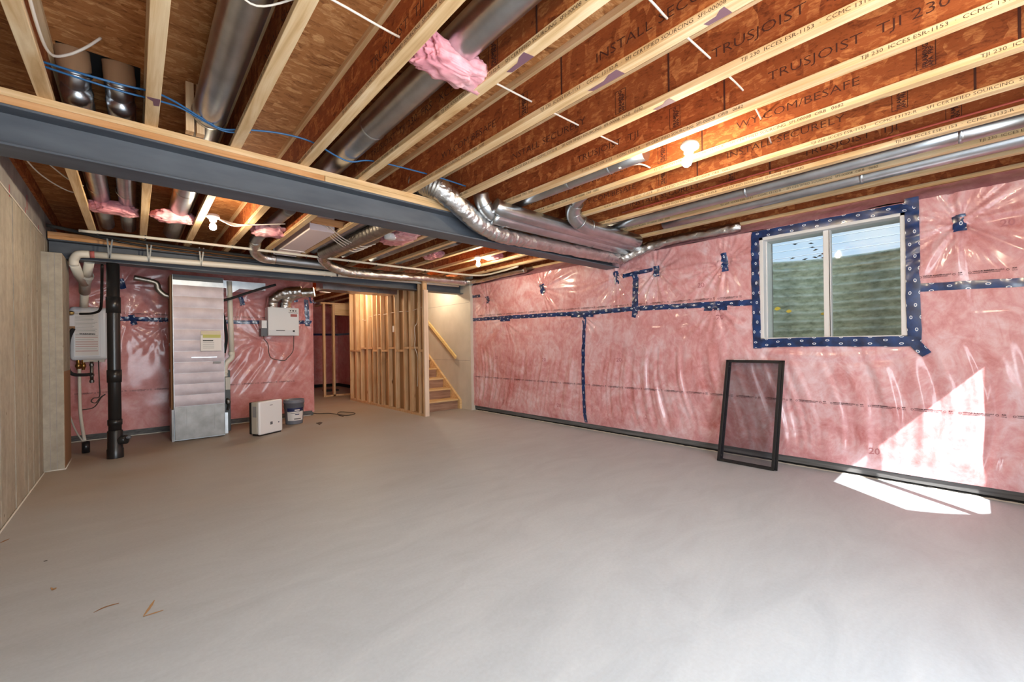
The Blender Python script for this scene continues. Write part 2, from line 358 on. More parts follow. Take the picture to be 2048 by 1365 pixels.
ORD = ['first', 'second', 'third', 'fourth', 'fifth', 'sixth', 'seventh', 'eighth', 'ninth', 'tenth', 'eleventh', 'twelfth', 'thirteenth', 'fourteenth']
proto = None
for k, xr in enumerate(JX):
    xc = xr - .029
    ex = {0: 'next to the concrete wall', 13: 'along the pink insulated wall'}.get(k, ORD[k] + ' counting from the concrete wall')
    j = thing('floor_joist', 'wooden I-joist with orange strand-board web, ' + ex, 'joist', (xc, YR, ZJ), 'I-joists of the ceiling')
    if proto is None:
        tf = box(xc - .029, xc + .029, YR, YF, ZT - .036, ZT - .001).build('top_flange', G('flange_wood'), j)
        wb = box(xc - .005, xc + .005, YR, YF, ZJ + .035, ZT - .036).build('web', G('osb_web'), j)
        bf = box(xc - .029, xc + .029, YR, YF, ZJ, ZJ + .035).build('bottom_flange', G('flange_wood'), j, .0015, 1); proto = (tf, wb, bf)
    else:
        c3 = []
        for o in proto:
            c_ = o.copy(); COL.objects.link(c_); c_.parent = j; WL[c_.name] = Vector((xc, YR, ZJ)); c3.append(c_)
        tf, wb, bf = c3
    if 2 <= k <= 11:
        mb = MB(); x0 = xc - .0298; y0 = 5.6 - .37 * (k % 3)
        while y0 > -1:
            w = lettering(mb, FL[0], .024, lambda u, v: (x0, y0 - u * 1.15, ZJ + .009 + v), -.0001)*1.15; y0 -= w + .5
        mb.build('printed_lettering', G('wood_ink'), bf)['kind'] = 'stuff'
        mb = MB(); x1 = xc - .0056; y0 = 2.95 - .31 * (k % 4); i = k
        while y0 > -1:
            s_ = WEB[i % 4]; w = lettering(mb, s_, .066, lambda u, v: (x1, y0 - u * 1.25, ZJ + .105 + v), -.0006)*1.25
            ys = y0 - w - .22
            for a, b, c_, d in ((0, .07, 0, .003), (0, .07, .127, .13), (0, .003, 0, .13), (.067, .07, 0, .13)):
                mb.box(x1 - .0004, x1, ys - b, ys - a, ZJ + .065 + c_, ZJ + .065 + d)
            lettering(mb, 'FRAMING', .028, lambda u, v: (x1 - .0002, ys - .022 + v - .02, ZJ + .07 + u), .001)
            lettering(mb, 'APA  PRP', .024, lambda u, v: (x1 - .0002, ys - .05 + v - .01, ZJ + .07 + u), .001)
            mb.box(x1 - .0004, x1, ys - .335, ys - .325, ZJ + .036, ZT - .037)
            y0 = ys - .55; i += 1
        mb.build('printed_lettering', G('web_ink'), wb)['kind'] = 'stuff'
    sm = {1: [(2.78, .09)], 4: [(1.30, .16)], 5: [(1.10, .2), (.62, .1)], 6: [(1.05, .12)]}.get(k, [])
    for y0, l in sm:
        pts = [(xr - .002, y0, 0), (xr - .056, y0 + .01, 0), (xr - .05, y0 + l * .3, 0), (xr - .03, y0 + l * .5, 0), (xr - .026, y0 + l, 0), (xr - .004, y0 + l * .9, 0)]
        MB().prism([(a, b, ZJ - .0008) for a, b, _ in pts], (0, 0, .0007)).build('paint_smear', G('smear_purple'), bf)

# ------------------------------------------------------------------ walls
# left: board-marked concrete
wl = struct(thing('wall_left', 'x', 'x')); del wl['label'], wl['category']
box(XL - .3, XL - .02, YR - .3, YF, -.1, 2.87).build('concrete_core', G('wall_concrete'), wl)
y = YR
while y < YB + .3:
    w = random.uniform(.13, .2); d = random.uniform(0, .005)
    box(XL - .03, XL - d, y + .0015, y + w - .0015, 0, 2.382).build('board_mark', G('wall_concrete'), wl); y += w
box(XL - .03, XL - .004, YR, YB + .3, 2.382, 2.66).build('grey_strip', G('grey_concrete'), wl)
box(XL - .03, XL + .02, YR, YB + .3, 2.66, ZT - .002).build('rim_board', G('osb_web'), wl)
MB().tube([Vector((XL + .001, y_, 2.382 + .004 * mn.noise(Vector((0, y_ * 9, 0))))) for y_ in [YR + .06 * i for i in range(124)]], .005, 6).build('chalk_line', G('chalk_white'), wl)
MB().tube([Vector((XL + .004, y_, .004 + .003 * mn.noise(Vector((3, y_ * 14, 0))))) for y_ in [YR + .05 * i for i in range(147)]], .006, 6).build('sealant_bead', G('foam_bead'), wl)
for px, py, l in ((55, 395, .11), (36, 415, .05), (52, 420, .04), (20, 375, .07), (78, 455, .1)):
    p = aX(px, py, XL); box(XL - .004, XL - .0032, p.y - .01, p.y + .01, p.z - l, p.z + .02).build('red_mark', G('red_paint'), wl)
struct(box(-1.0, 5.15, -1.35, YF + .2, 2.875, 3.75).build('upper_sun_block', G('siding')))  # unseen upper-storey block, added and sized to keep sun off the window well
pil = struct(MB().box(XL - .01, -.54, 6.225, 6.80, 0, 2.2085).build('trim_1', G('wall_concrete'), None, .008, 2))
for yy in (6.2245,):
    for x0 in (-.64, -.595): box(x0, x0 + .004, yy - .001, yy + .001, 0, 2.2).build('form_seam', G('grey_concrete'), pil)
box(-.54, -.5385, 6.24, 6.79, .02, 1.0).build('paper_facing', G('cardboard'), pil)
MB().tube([(-.68, 6.22, .006), (-.6, 6.221, .007), (-.536, 6.222, .006), (-.536, 6.5, .006), (-.536, 6.8, .006)], .006, 6).build('sealant_bead', G('foam_bead'), pil)
# right: pink insulation under clear sheeting
RODS = [(.078, 2.107), (1.809, 2.074), (2.609, 2.09), (3.182, 2.085), (4.539, 2.089), (5.903, 2.04)]
LOW = [(1.90, 1.60), (3.72, 1.60), (5.45, 1.64)]
WH = (.375, 1.465, 1.235, 2.268)            # window opening: y0,y1,z0,z1
def hw(y, z):
    h = .012 * mn.noise(Vector((y * 1.6, z * 1.6, 0))) + .004 * mn.noise(Vector((y * 5, z * 4, 5)))
    for i, (a, b) in enumerate(RODS):
        dy, dz = y - a, z - b; d = math.hypot(dy, dz)
        if d < 1.0:
            th = math.atan2(dz, dy); am = .034 * math.exp(-d / .30) * min(1, d / .05)
            h += am * (1.2 * abs(mn.noise(Vector((math.cos(th) * 4.5 + i * 7, math.sin(th) * 4.5, d * .8)))) * 2 - .5 + .5 * mn.noise(Vector((math.cos(th) * 13 + i * 7, math.sin(th) * 13, d)))) - .022 * math.exp(-(d / .10) ** 2)
    for i, (a, b) in enumerate(LOW):
        dy, dz = y - a, z - b; d = math.hypot(dy, dz)
        if dz < 0 and d < .8:
            th = math.atan2(dz, dy); h += .026 * math.exp(-d / .3) * min(1, d / .05) * mn.noise(Vector((math.cos(th) * 6 + i * 3, math.sin(th) * 6, d))) * 1.6
    if z < 1.25:                             # hanging folds lower down
        k = min(1, (1.25 - z) / .3) * min(1, max(0, (z - .1) / .15))
        sl = y + .12 * math.sin(z * 2.4 + y)
        am = .7 + 1.0 * max(0, mn.noise(Vector((y * .9, z * .8, 11))) + .25); h += k * am * (.020 * mn.noise(Vector((sl * 11, z * 1.2, 2))) + .010 * mn.noise(Vector((sl * 25, z * 1.1, 8))))
    if WH[0] < y < WH[1] and .9 < z < WH[2]: # swags under the window
        u = (y - WH[0]) / 1.09; h += .008 * math.sin((z - .06 * (2 * u - 1) ** 2) * 55) * math.exp(-((z - 1.08) / .1) ** 2)
    for zc in (1.43, 1.21): h -= .004 * math.exp(-((z - zc - .01 * mn.noise(Vector((y * .8, zc * 9, 1)))) / .008) ** 2)
    h += .01 * (z < .3) * math.sin(max(0, z - .09) * 14)
    return h
def lin(a, b, st):
    n = max(1, round((b - a) / st)); return [a + (b - a) * i / n for i in range(n)]
gy = lin(YR, WH[0], .016) + lin(WH[0], WH[1], .016) + lin(WH[1], 6.385, .016) + [6.385]
gz = lin(.088, WH[2], .016) + lin(WH[2], WH[3], .016) + lin(WH[3], 2.345, .016) + [2.345]
wr = struct(MB().grid(lambda i, j: (XR - hw(gy[i], gz[j]), gy[i], gz[j]), len(gy), len(gz), lambda i, j: WH[0] - .001 < gy[i] < WH[1] - .001 and WH[2] - .001 < gz[j] < WH[3] - .001).build('wall_right', G('poly_pink')))
mb = MB()
for a in ((YR - .2, WH[0], -.1, 2.87), (WH[1], YF, -.1, 2.87), (WH[0], WH[1], -.1, WH[2]), (WH[0], WH[1], WH[3], 2.87)): mb.box(5.005, 5.15, *a)
mb.build('concrete_core', G('grey_concrete'), wr)
bx = [(0, 0), (.06, .05), (.13, .085), (.2, .13), (.25, .17)]; by = lin(YR, 6.38, .04) + [6.38]
MB().grid(lambda i, j: (XR - hw(by[i], 2.345) + bx[j][0] + .012 * mn.noise(Vector((by[i] * 5, j, 0))) * (j > 0), by[i], 2.345 + bx[j][1] + .02 * mn.noise(Vector((by[i] * 3, j * .7, 4)))), len(by), 5).build('top_insulation', G('batt_mauve'), wr)
curb = box(4.768, 5.0, YR, 6.385, .024, .10).build('curb_strip', G('curb_concrete'), wr)
box(4.80, 5.0, YR, 6.385, 0, .024).build('floor_gap', G('gap_black'), wr)
mb = MB(); fy = lin(YR, 6.385, .03) + [6.385]
mb.grid(lambda i, j: (4.765 + [-.014, .0, .012][j] + .009 * mn.noise(Vector((fy[i] * 16, 0, 0))), fy[i], [.0008, .007 + .004 * mn.noise(Vector((fy[i] * 20, 3, 0))), .001][j]), len(fy), 3)
mb.build('sealant_bead', G('foam_bead'), wr)
mb = MB(); mb.grid(lambda i, j: (4.782 + [-.012, 0, .025][j] + .012 * mn.noise(Vector((fy[i] * 22, 7, 0))), fy[i], [.001, .018, .028][j] + .006 * mn.noise(Vector((fy[i] * 30, 9, 0)))), len(fy), 3).build('membrane_edge', G('gap_black'), wr)

def tape(pts, w, parent, surf, wob=.004, lift=.005, seed=0):
    """A strip of tape lying on a wall: surf(a, z) -> point; pts are (along, z)."""
    P = []
    for (a, b), (c, d) in zip(pts[:-1], pts[1:]):
        n = max(1, int(math.hypot(c - a, d - b) / .025)); P += [(a + (c - a) * i / n, b + (d - b) * i / n) for i in range(n)]
    P.append(pts[-1]); n = len(P); mb = MB(); L = 0
    for i, (a, b) in enumerate(P):
        a0, b0 = P[max(i - 1, 0)]; a1, b1 = P[min(i + 1, n - 1)]; l = math.hypot(a1 - a0, b1 - b0) or 1; nx, nz_ = -(b1 - b0) / l, (a1 - a0) / l
        if i: L += math.hypot(a - P[i - 1][0], b - P[i - 1][1])
        for j in range(4):
            o = (j / 3 - .5) * w + wob * mn.noise(Vector((L * 9, j // 2 * 3 + seed, 0)))
            q = surf(a + nx * o, b + nz_ * o, lift + .0025 * mn.noise(Vector((L * 25, j, seed))) + (.002 if j in (1, 2) else 0)); mb.uv[len(mb.v)] = (L + seed * .03, (j / 3) * w); mb.v.append(tuple(q))
    for i in range(n - 1):
        for j in range(3): mb.f.append((4 * i + j, 4 * i + j + 1, 4 * i + j + 5, 4 * i + j + 4)); mb.sm.append(True)
    return mb.build('tape_strip', G('tape_blue'), parent)
sR = lambda y, z, l: (XR - hw(y, z) - l, y, z)
tape([(6.36, 1.704), (5.4, 1.69), (4.2, 1.665), (3.72, 1.65), (2.9, 1.655), (1.54, 1.617)], .062, wr, sR, seed=1)
tape([(.32, 1.63), (-.3, 1.607), (YR, 1.58)], .064, wr, sR, seed=2)
tape([(2.885, 2.12), (2.90, 1.58)], .085, wr, sR, seed=3); tape([(3.07, 2.09), (2.66, 2.115)], .055, wr, sR, .006, .008, seed=4)
tape([(3.705, 1.62), (3.735, 1.2), (3.753, .846), (3.73, .4), (3.70, .10)], .058, wr, sR, .008, seed=5)
for i, ((y_, z_), (w_, l_)) in enumerate(zip(RODS, ((.075, .13), (.065, .2), (.075, .13), (.07, .17), (.09, .15), (.09, .12)))):
    tape([(y_ + .008 * (i % 2), z_ + l_ / 2), (y_ - .006, z_ - l_ / 2)], w_, wr, sR, .012, .008, seed=6 + i)
tape([(2.03, 1.60), (1.78, 1.588)], .07, wr, sR, .006, .009, 13); tape([(3.95, 1.64), (3.55, 1.628)], .075, wr, sR, .006, .009, 14); tape([(5.55, 1.665), (5.3, 1.66)], .07, wr, sR, .006, .009, 15)
tape([(6.36, 2.14), (6.1, 2.13)], .05, wr, sR, .004, .006, 16); tape([(2.93, 1.6), (2.87, 1.58)], .1, wr, sR, .004, .009, 17)
tape([(1.50, 2.32), (1.505, 1.9), (1.50, 1.5), (1.497, 1.14)], .075, wr, sR, .008, .012, 18); tape([(.338, 2.37), (.335, 1.9), (.338, 1.6), (.33, 1.19)], .085, wr, sR, .010, .013, 19)
tape([(1.53, 2.302), (1.0, 2.302), (.30, 2.298)], .075, wr, sR, .006, .014, 20); tape([(1.53, 1.19), (1.0, 1.20), (.32, 1.193)], .085, wr, sR, .006, .015, 21); tape([(.345, 1.20), (.262, 1.085)], .07, wr, sR, .006, .017, 22)
# print on the sheeting
def print_row(parent, surf, a0, a1, z, name, step=.27, sl=0):
    mb = MB(); a = a0
    while a > a1 + .27:
        zz = z + sl * (a0 - a)
        f = lambda u, v: surf(a - u, zz + v, .003)
        for cx in (.008, .195):
            for k in range(10):
                t0, t1 = 2 * PI * k / 10, 2 * PI * (k + 1) / 10
                mb.poly([f(cx + r_ * math.cos(t_), .006 + r_ * math.sin(t_)) for r_, t_ in ((.0085, t0), (.0085, t1), (.006, t1), (.006, t0))])
        lettering(mb, "VAPOUR BARRIER", .0135, lambda u, v: f(.021 + u, v + .008), .0005); lettering(mb, "PARE-VAPEUR", .011, lambda u, v: f(.125 + u * .8, v + .0075), .0002)
        lettering(mb, "CAN/CGSB-51.34-M86 POLYETHYLENE", .0105, lambda u, v: f(.021 + u * .78, v - .004), .0002)
        lettering(mb, "R20", .013, lambda u, v: f(.217 + u, v + .009), .0005); lettering(mb, "2.54 m2", .0095, lambda u, v: f(.216 + u * .8, v - .005), .0002)
        a -= step
    o = mb.build(name, G('print_ink'), parent); o['kind'] = 'stuff'; return o
print_row(wr, sR, 6.30, YR, .628, 'printed_lettering'); print_row(wr, sR, 6.2, 1.5, 1.757, 'printed_lettering', sl=-.018); print_row(wr, sR, .30, YR, 1.705, 'printed_lettering')
for y_, z_, s_ in ((4.55, .952, '20'), (3.2, .971, '20'), (1.9, 1.457, '20'), (4.25, .269, '20'), (2.79, .263, '2'), (-.13, 2.03, '20'), (.63, .22, '20'), (5.52, .212, '2'), (5.71, .975, '20'), (2.1, 1.83, '20')):
    mb = MB(); lettering(mb, s_, .075, lambda u, v: sR(y_ - u, z_ + v, .003), .0012); mb.build('stamped_number', G('stamp_ink'), wr)

# back wall
BR = [(-.129, 2.143), (1.298, 1.99), (2.099, 2.106), (2.363, 2.097), (1.6, 1.35), (-.1, 1.62), (.3, 1.55), (2.25, 1.66)]
def hb(x, z):
    h = .014 * mn.noise(Vector((x * 1.7, z * 1.7, 9))) + .005 * mn.noise(Vector((x * 6, z * 4, 1)))
    for i, (a, b) in enumerate(BR):
        dx, dz = x - a, z - b; d = math.hypot(dx, dz)
        if d < .9:
            th = math.atan2(dz, dx); h += .02 * math.exp(-d / .3) * min(1, d / .06) * mn.noise(Vector((math.cos(th) * 5.5 + i * 5, math.sin(th) * 5.5, d))) * 1.6 - .015 * math.exp(-(d / .09) ** 2)
    k = max(0, min(1, (x - .9) / .4)) * math.exp(-((z - .85) / .38) ** 2)
    h += k * .016 * mn.noise(Vector(((x - z * .7) * 14, (z + x * .5) * 2, 3)))
    return h
bx_ = lin(XL, 2.385, .02) + [2.385]; bz_ = lin(.085, 2.47, .02) + [2.47]
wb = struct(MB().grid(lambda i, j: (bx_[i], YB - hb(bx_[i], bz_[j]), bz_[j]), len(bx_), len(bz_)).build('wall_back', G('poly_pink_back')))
box(XL - .2, 2.39, YB + .09, YB + .3, -.1, 2.87).build('concrete_core', G('grey_concrete'), wb)
box(2.36, 2.395, YB, YB + .1, .06, 2.47).build('sheet_return', G('poly_pink_back'), wb)
box(XL, 2.38, YB + .012, YB + .1, 0, .10).build('curb_strip', G('curb_concrete'), wb)
MB().tube([Vector((x_, YB - .004, .006 + .003 * mn.noise(Vector((x_ * 12, 0, 0))))) for x_ in lin(XL, 2.38, .05)], .006, 6).build('sealant_bead', G('foam_bead'), wb)
sB = lambda x, z, l: (x, YB - hb(x, z) - l, z)
tape([(-.3, 1.655), (.6, 1.65), (1.3, 1.645), (2.37, 1.675)], .06, wb, sB, seed=3); tape([(2.28, 2.08), (2.30, 1.60)], .075, wb, sB, seed=5)
for i, (a, b) in enumerate(((-.129, 2.143), (1.298, 1.99), (2.099, 2.09), (2.363, 2.09), (-.02, 1.64))): tape([(a - .015, b + .07), (a + .02, b - .07)], .07, wb, sB, .012, .008, i)
mb = MB()
print_row(wb, lambda a, z, l: (1.7 - a, YB - hb(1.7 - a, z) - l, z), 2.3, -.6, .63, 'printed_lettering'); print_row(wb, lambda a, z, l: (1.7 - a, YB - hb(1.7 - a, z) - l, z), 2.3, -.6, 1.72, 'printed_lettering')
# hall behind: right wall going on, far wall
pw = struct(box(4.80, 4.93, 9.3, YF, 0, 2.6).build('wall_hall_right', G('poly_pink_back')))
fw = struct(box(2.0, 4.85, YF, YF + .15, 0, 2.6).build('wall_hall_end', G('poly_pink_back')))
box(2.0, 4.8, YF - .012, YF, 1.6, 1.66).build('tape_strip', G('tape_blue'), fw); box(4.79, 4.80, 9.3, YF, 1.6, 1.66).build('tape_strip', G('tape_blue'), pw)
box(2.0, 4.8, YF - .02, YF, 0, .09).build('curb_strip', G('gap_black'), fw); box(4.785, 4.80, 9.3, YF, 0, .09).build('curb_strip', G('gap_black'), pw)
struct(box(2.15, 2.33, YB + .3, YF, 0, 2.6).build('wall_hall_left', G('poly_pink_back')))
# rear wall behind the photographer: sun window, and added recess for the fill lamp
rw = MB(); y0, y1 = YR - .2, YR
for a in ((-1.0, -.2, -.1, 2.87), (-.2, 2.0, 2.11, 2.87), (-.2, 2.0, -.1, .12), (2.0, 2.75, -.1, 2.87), (2.75, 3.9, -.1, 1.2), (2.75, 3.9, 2.46, 2.87), (3.9, 5.15, -.1, 2.87)):
    rw.box(a[0], a[1], y0, y1, a[2], a[3])
struct(rw.build('wall_rear', G('rear_paint'))); struct(box(-.3, 2.1, y0 - .05, y0, .02, 2.2).build('recess_sun_block', G('mullion_white')))  # second box: added panel closing the lamp recess against the sun
w2 = struct(thing('window_2', 'x', 'x', (3.325, YR, 1.2))); del w2['label'], w2['category']
for a in ((2.75, 2.78, 1.2, 2.46), (3.87, 3.9, 1.2, 2.46), (2.75, 3.9, 1.2, 1.23), (2.75, 3.9, 2.35, 2.46), (3.30, 3.34, 1.2, 2.46)): box(a[0], a[1], YR - .12, YR - .06, a[2], a[3]).build('frame_bar', G('mullion_white'), w2)
mb = MB(); mb.grid(lambda i, j: (3.325 + .82 * math.cos(PI * i / 24), YR - .2 - .78 * math.sin(PI * i / 24), .9 + 1.28 * j), 25, 2); wsh = mb.build('window_well', G('well_zinc'))
tag(wsh, 'curved zinc window well behind the rear wall window', 'window well')

# stair wall (drywall)
ds = struct(box(4.69, 4.775, 6.37, 9.3, 0, 2.6).build('wall_stairs', G('drywall')))
for z_ in (.93, 2.03): box(4.6885, 4.6905, 6.39, 9.3, z_, z_ + .006).build('board_seam', G('grey_concrete'), ds)
box(4.685, 4.78, 6.345, 6.372, 0, 2.19).build('corner_bead', G('drywall'), ds)
struct(box(3.79, 4.69, 9.25, 9.35, 0, 2.6).build('wall_stairs_end', G('drywall')))

# ------------------------------------------------------------------ window in the pink wall
wi = struct(thing('window_1', 'x', 'x', (4.85, .92, 1.235))); del wi['label'], wi['category']
fx0, fx1 = 4.742, 5.01; y0, y1, z0, z1 = .367, 1.473, 1.235, 2.273
for a in ((y0, y0 + .045, z0, z1), (y1 - .04, y1, z0, z1), (y0, y1, z0, z0 + .012), (y0, y1, z1 - .035, z1)): box(fx0, fx1, *a).build('frame_bar', G('mullion_white'), wi, .004)
box(4.80, 4.88, .893, .948, z0, z1).build('mullion', G('mullion_white'), wi, .004); box(4.795, 4.80, .898, .902, z0 + .01, z1 - .03).build('sash_gap', G('gap_black'), wi)
sa = box(4.83, 4.86, 1.425, 1.44, z0, z1 - .02).build('sash', G('mullion_white'), wi); box(4.83, 4.86, .948, 1.43, 2.24, 2.255).build('sash_rail', G('mullion_white'), wi)
box(4.853, 4.857, .94, 1.436, z0, z1 - .02).build('pane', G('glass'), wi); box(4.838, 4.842, .41, .897, z0, z1 - .02).build('pane', G('glass'), wi)
# well, leaves, wires outside
n = 48; nz2 = 160
def wellp(i, j):
    t = PI * i / (n - 1); z = .85 + 1.35 * j / (nz2 - 1); r = .026 * math.sin(2 * PI * z / .105); return (5.16 + (1.02 + r) * max(0, math.sin(t)) ** .8, .94 + (1.0 + r) * math.cos(t), z)
tag(MB().grid(wellp, n, nz2).build('window_well', G('well_zinc')), 'corrugated galvanised steel window well outside the basement window', 'window well')
tag(box(5.17, 6.1, .15, 1.75, .8, .86).build('well_gravel', G('soil')), 'brown soil at the bottom of the corrugated window well', 'soil')
def leaf(px, py, X, s_, m, label):
    p = aX(px, py, X); pts = [(X, p.y + s_ * a, p.z + s_ * b) for a, b in ((-1, 0), (-.5, .55), (.1, .7), (.8, .35), (1, -.1), (.4, -.6), (-.4, -.5))]
    o = MB().prism(pts, (.003, 0, 0)).build('leaf', G(m)); o.rotation_euler = (0, 0, 0); tag(o, label, 'leaf')
leaf(1555, 618, 5.0, .03, 'leaf_yellow', 'yellow leaf near the left edge of the left window pane')
leaf(1578, 623, 5.0, .026, 'leaf_yellow', 'yellow leaf beside another near the middle of left pane'); leaf(1646, 628, 5.0, .02, 'leaf_yellow', 'dull yellow leaf against the mullion in left pane')
leaf(1541, 670, 5.0, .02, 'leaf_yellow', 'dull yellow leaf in the bottom left corner of the window')
tw = thing('weed', 'dark thin weed twigs growing over the rim of the window well', 'weed', aZ(1640, 515, 2.2))
rnd = random.Random(3)
for px, py in ((1622, 487), (1625, 495), (1631, 500), (1630, 515), (1639, 512), (1646, 508), (1610, 519), (1585, 517), (1590, 489), (1647, 516)):
    p = aX(px, py, 5.95); pts = [(5.95, p.y + a * .03, p.z + b * .02) for a, b in ((-1, rnd.uniform(-.6, .6)), (0, .5), (1, rnd.uniform(-.5, .5)), (0, -.35))]
    MB().prism(pts, (.004, 0, 0)).build('twig_leaf', G('leaf_dark'), tw)
for i, z_ in enumerate((3.018, 2.892, 2.766)):
    tag(MB().tube([(9, -4, z_), (9, 8, z_)], .006, 6).build('overhead_wire', G('wire_grey')), ('uppermost', 'middle', 'lowest')[i] + ' of three thin wires crossing the sky in the window', 'wire')

# ------------------------------------------------------------------ steel beams and planks
def beam(y, x0, x1, label):
    b = thing('steel_beam', label, 'beam', (x0, y, 2.2088), 'grey steel I-beams'); z0, z1 = 2.2088, 2.4084; yc = y + .1
    box(x0, x1, y, y + .2, z0, z0 + .013).build('bottom_flange', G('steel_paint'), b, .002, 1); box(x0, x1, yc - .005, yc + .005, z0 + .013, z1 - .013).build('web', G('steel_paint'), b)
    box(x0, x1, y, y + .2, z1 - .013, z1).build('top_flange', G('steel_paint'), b, .002, 1); return b
bm1 = beam(B1, -.70, 4.80, 'near grey steel I-beam crossing under the joists in front'); bm2 = beam(B2, -.675, 4.71, 'far grey steel I-beam over the passage and drywall stairs')
p = aY(1, 1, 1)
for x0, x1, z_, m, lb in ((-.70, 4.80, 2.4464, 'plank_wood', 'upper timber plank lying on the near steel beam'), (-.70, 1.03, 2.4084, 'plank_orange', 'lower timber plank on the near beam, piece at concrete wall side'),
                          (1.033, 4.80, 2.4084, 'plank_wood', 'lower timber plank on near beam, piece running to pink wall')):
    tag(box(x0, x1, B1 - .002, B1 + .19, z_ + .0003, z_ + .0375).build('timber_plank', G(m), None, .002, 1), lb, 'plank', 'timber planks on the beams')
for z_, lb in ((2.4464, 'upper timber plank lying on the far steel beam'), (2.4084, 'lower orange timber plank on the far steel beam')):
    tag(box(-.675, 4.71, B2 - .002, B2 + .19, z_ + .0003, z_ + .0375).build('timber_plank', G('plank_orange'), None, .002, 1), lb, 'plank', 'timber planks on the beams')

# ------------------------------------------------------------------ round ducts in the joist bays
def ring(mb, c, ax, r, w=.012):
    mb.lathe(c, [(r, -w), (r + .004, -w * .5), (r + .004, w * .5), (r, w)], 20, ax); return mb
def round_duct(label, x, ya, yb, z, r, seams=(), group='round metal ducts in the joist bays', m='galvanised'):
    d = thing('round_duct', label, 'duct', (x, ya, z), group)
    MB().tube([(x, ya + (yb - ya) * i / 6, z) for i in range(7)], r, 24).build('pipe', G(m), d)
    for s_ in seams: ring(MB(), (x, s_, z), (0, 1, 0), r).build('seam_ring', G('galvanised'), d)
    return d
round_duct('large shiny round duct with pink batt, between third and fourth joists', 1.135, YR, 3.9, 2.608, .083, (1.02, 2.55))
round_duct('shiny round duct in bay just right of the second joist', .345, YR, 6.4, 2.608, .083, (3.05, 4.6))
d1 = thing('round_duct', 'duct elbow with brown taped collar, beside the first joist', 'duct', (-.23, 3.2, 2.79), 'taped floor ducts')
d2 = thing('round_duct', 'duct elbow with brown taped collar, beside the second joist', 'duct', (-.055, 3.2, 2.79), 'taped floor ducts')
for d, x in ((d1, -.222), (d2, -.045)):
    MB().tube(spl([(x - .004, 3.195, 2.73), (x - .003, 3.222, 2.69), (x - .002, 3.265, 2.655), (x, 3.33, 2.625), (x + .004, 3.5, 2.605), (x + .01, 6.4, 2.605)], 6), .063, 20).build('pipe', G('galvanised'), d)
    MB().tube(spl([(x - .008, 3.165, 2.794), (x - .006, 3.172, 2.77), (x - .004, 3.19, 2.735), (x - .003, 3.206, 2.712)], 5), .0675, 20, True, .003, 20).build('taped_collar', G('cardboard'), d)
    for (yy, zz, ax) in ((3.215, 2.69, (0, .7, -1)), (3.30, 2.638, (0, 1, -.6)), (3.5, 2.605, (0, 1, 0)), (5.0, 2.605, (0, 1, 0))): ring(MB(), (x, yy, zz), ax, .063, .007).build('seam_ring', G('galvanised'), d)
    box(x - .015, x + .015, 3.25, 3.253, 2.585, 2.615).build('sticker', G('paper_white'), d)
for x, x1, ya, yb, lb in ((2.695, 0, 1.55, 2.95, 'white round duct hugging the seventh joist'), (3.97, 0, -.25, 2.9, 'long silver round duct in bay beside tenth joist'), (4.37, 0, YR, 2.3, 'long silver round duct in bay beside eleventh joist'), ):
    d = round_duct(lb, x, ya, yb, 2.56 if x < 3 else 2.535, .058 if x < 3 else .062, [ya + .3, (ya + yb) / 2], 'smaller round ducts in the joist bays', 'galvanised')
d = round_duct('silver round duct end meeting a crinkled connector above tenth joist', 3.97, YR, -.25, 2.55, .075, (-.27,), 'smaller round ducts in the joist bays', 'foil')
for px, py, s_ in ((1362, 420, 1), (1452, 425, 1), (1790, 315, 1), (1908, 318, 1)):
    pass
# ducts beyond the near beam, right bays
for k, (x, yb, lb) in enumerate(((1.85, 6.2, 'grey round duct in bay beyond the near beam, fifth bay'), (2.26, 6.2, 'grey round duct in bay beyond the near beam, sixth bay'), (2.72, 6.25, 'pale round duct in bay beyond the near beam, seventh bay'), (3.12, 6.2, 'long grey round duct in bay beyond near beam, eighth bay'))):
    round_duct(lb, x + .02, 3.9 + .2 * k, yb, 2.60, .07, (5.6,), 'round ducts beyond the near beam', 'galvanised_dull')

# ducts hung along the near beam
d = thing('flexible_duct', 'crinkled foil flexible duct running down along the near beam', 'duct', (1.82, 3.0, 2.5), 'foil flexible ducts')
P = spl([(1.78, 3.2, 2.61), (1.89, 3.07, 2.57), (2.05, 3.035, 2.49), (2.20, 3.04, 2.41), (2.38, 3.05, 2.325), (2.64, 3.06, 2.278), (3.0, 3.07, 2.285), (3.78, 3.07, 2.300), (4.3, 3.07, 2.312), (4.66, 3.04, 2.31)], 26)
MB().tube(P, [(.100 - .022 * min(1, i / 110)) + .006 * mn.noise(p * 7) for i, p in enumerate(P)], 32, True, .009, 34).build('foil_sleeve', G('foil'), d)
MB().tube(P[:34], [.104 + .003 * math.sin(i * 2.1) for i in range(34)], 24, True, .004, 30).build('taped_end', G('foil_rib'), d)
P2 = spl([(4.62, 3.0, 2.30), (4.69, 2.8, 2.36), (4.73, 2.55, 2.42), (4.75, 2.2, 2.43), (4.75, 1.75, 2.425), (4.78, 1.66, 2.43)], 16)
MB().tube(P2, [.075 - .025 * min(1, i / 40) for i in range(len(P2))], 24, True, .014, 26).build('foil_end', G('foil'), d)
def run_duct(label, pts, r, name='round_duct', straps=(), elbow=0):
    d = thing(name, label, 'duct', pts[0], 'metal ducts hung along the near beam')
    MB().tube(spl(pts, 5), r, 24).build('pipe', G('galvanised'), d)
    for (c, ax) in straps: ring(MB(), c, ax, r, .006).build('seam_ring', G('galvanised_dull'), d)
    return d
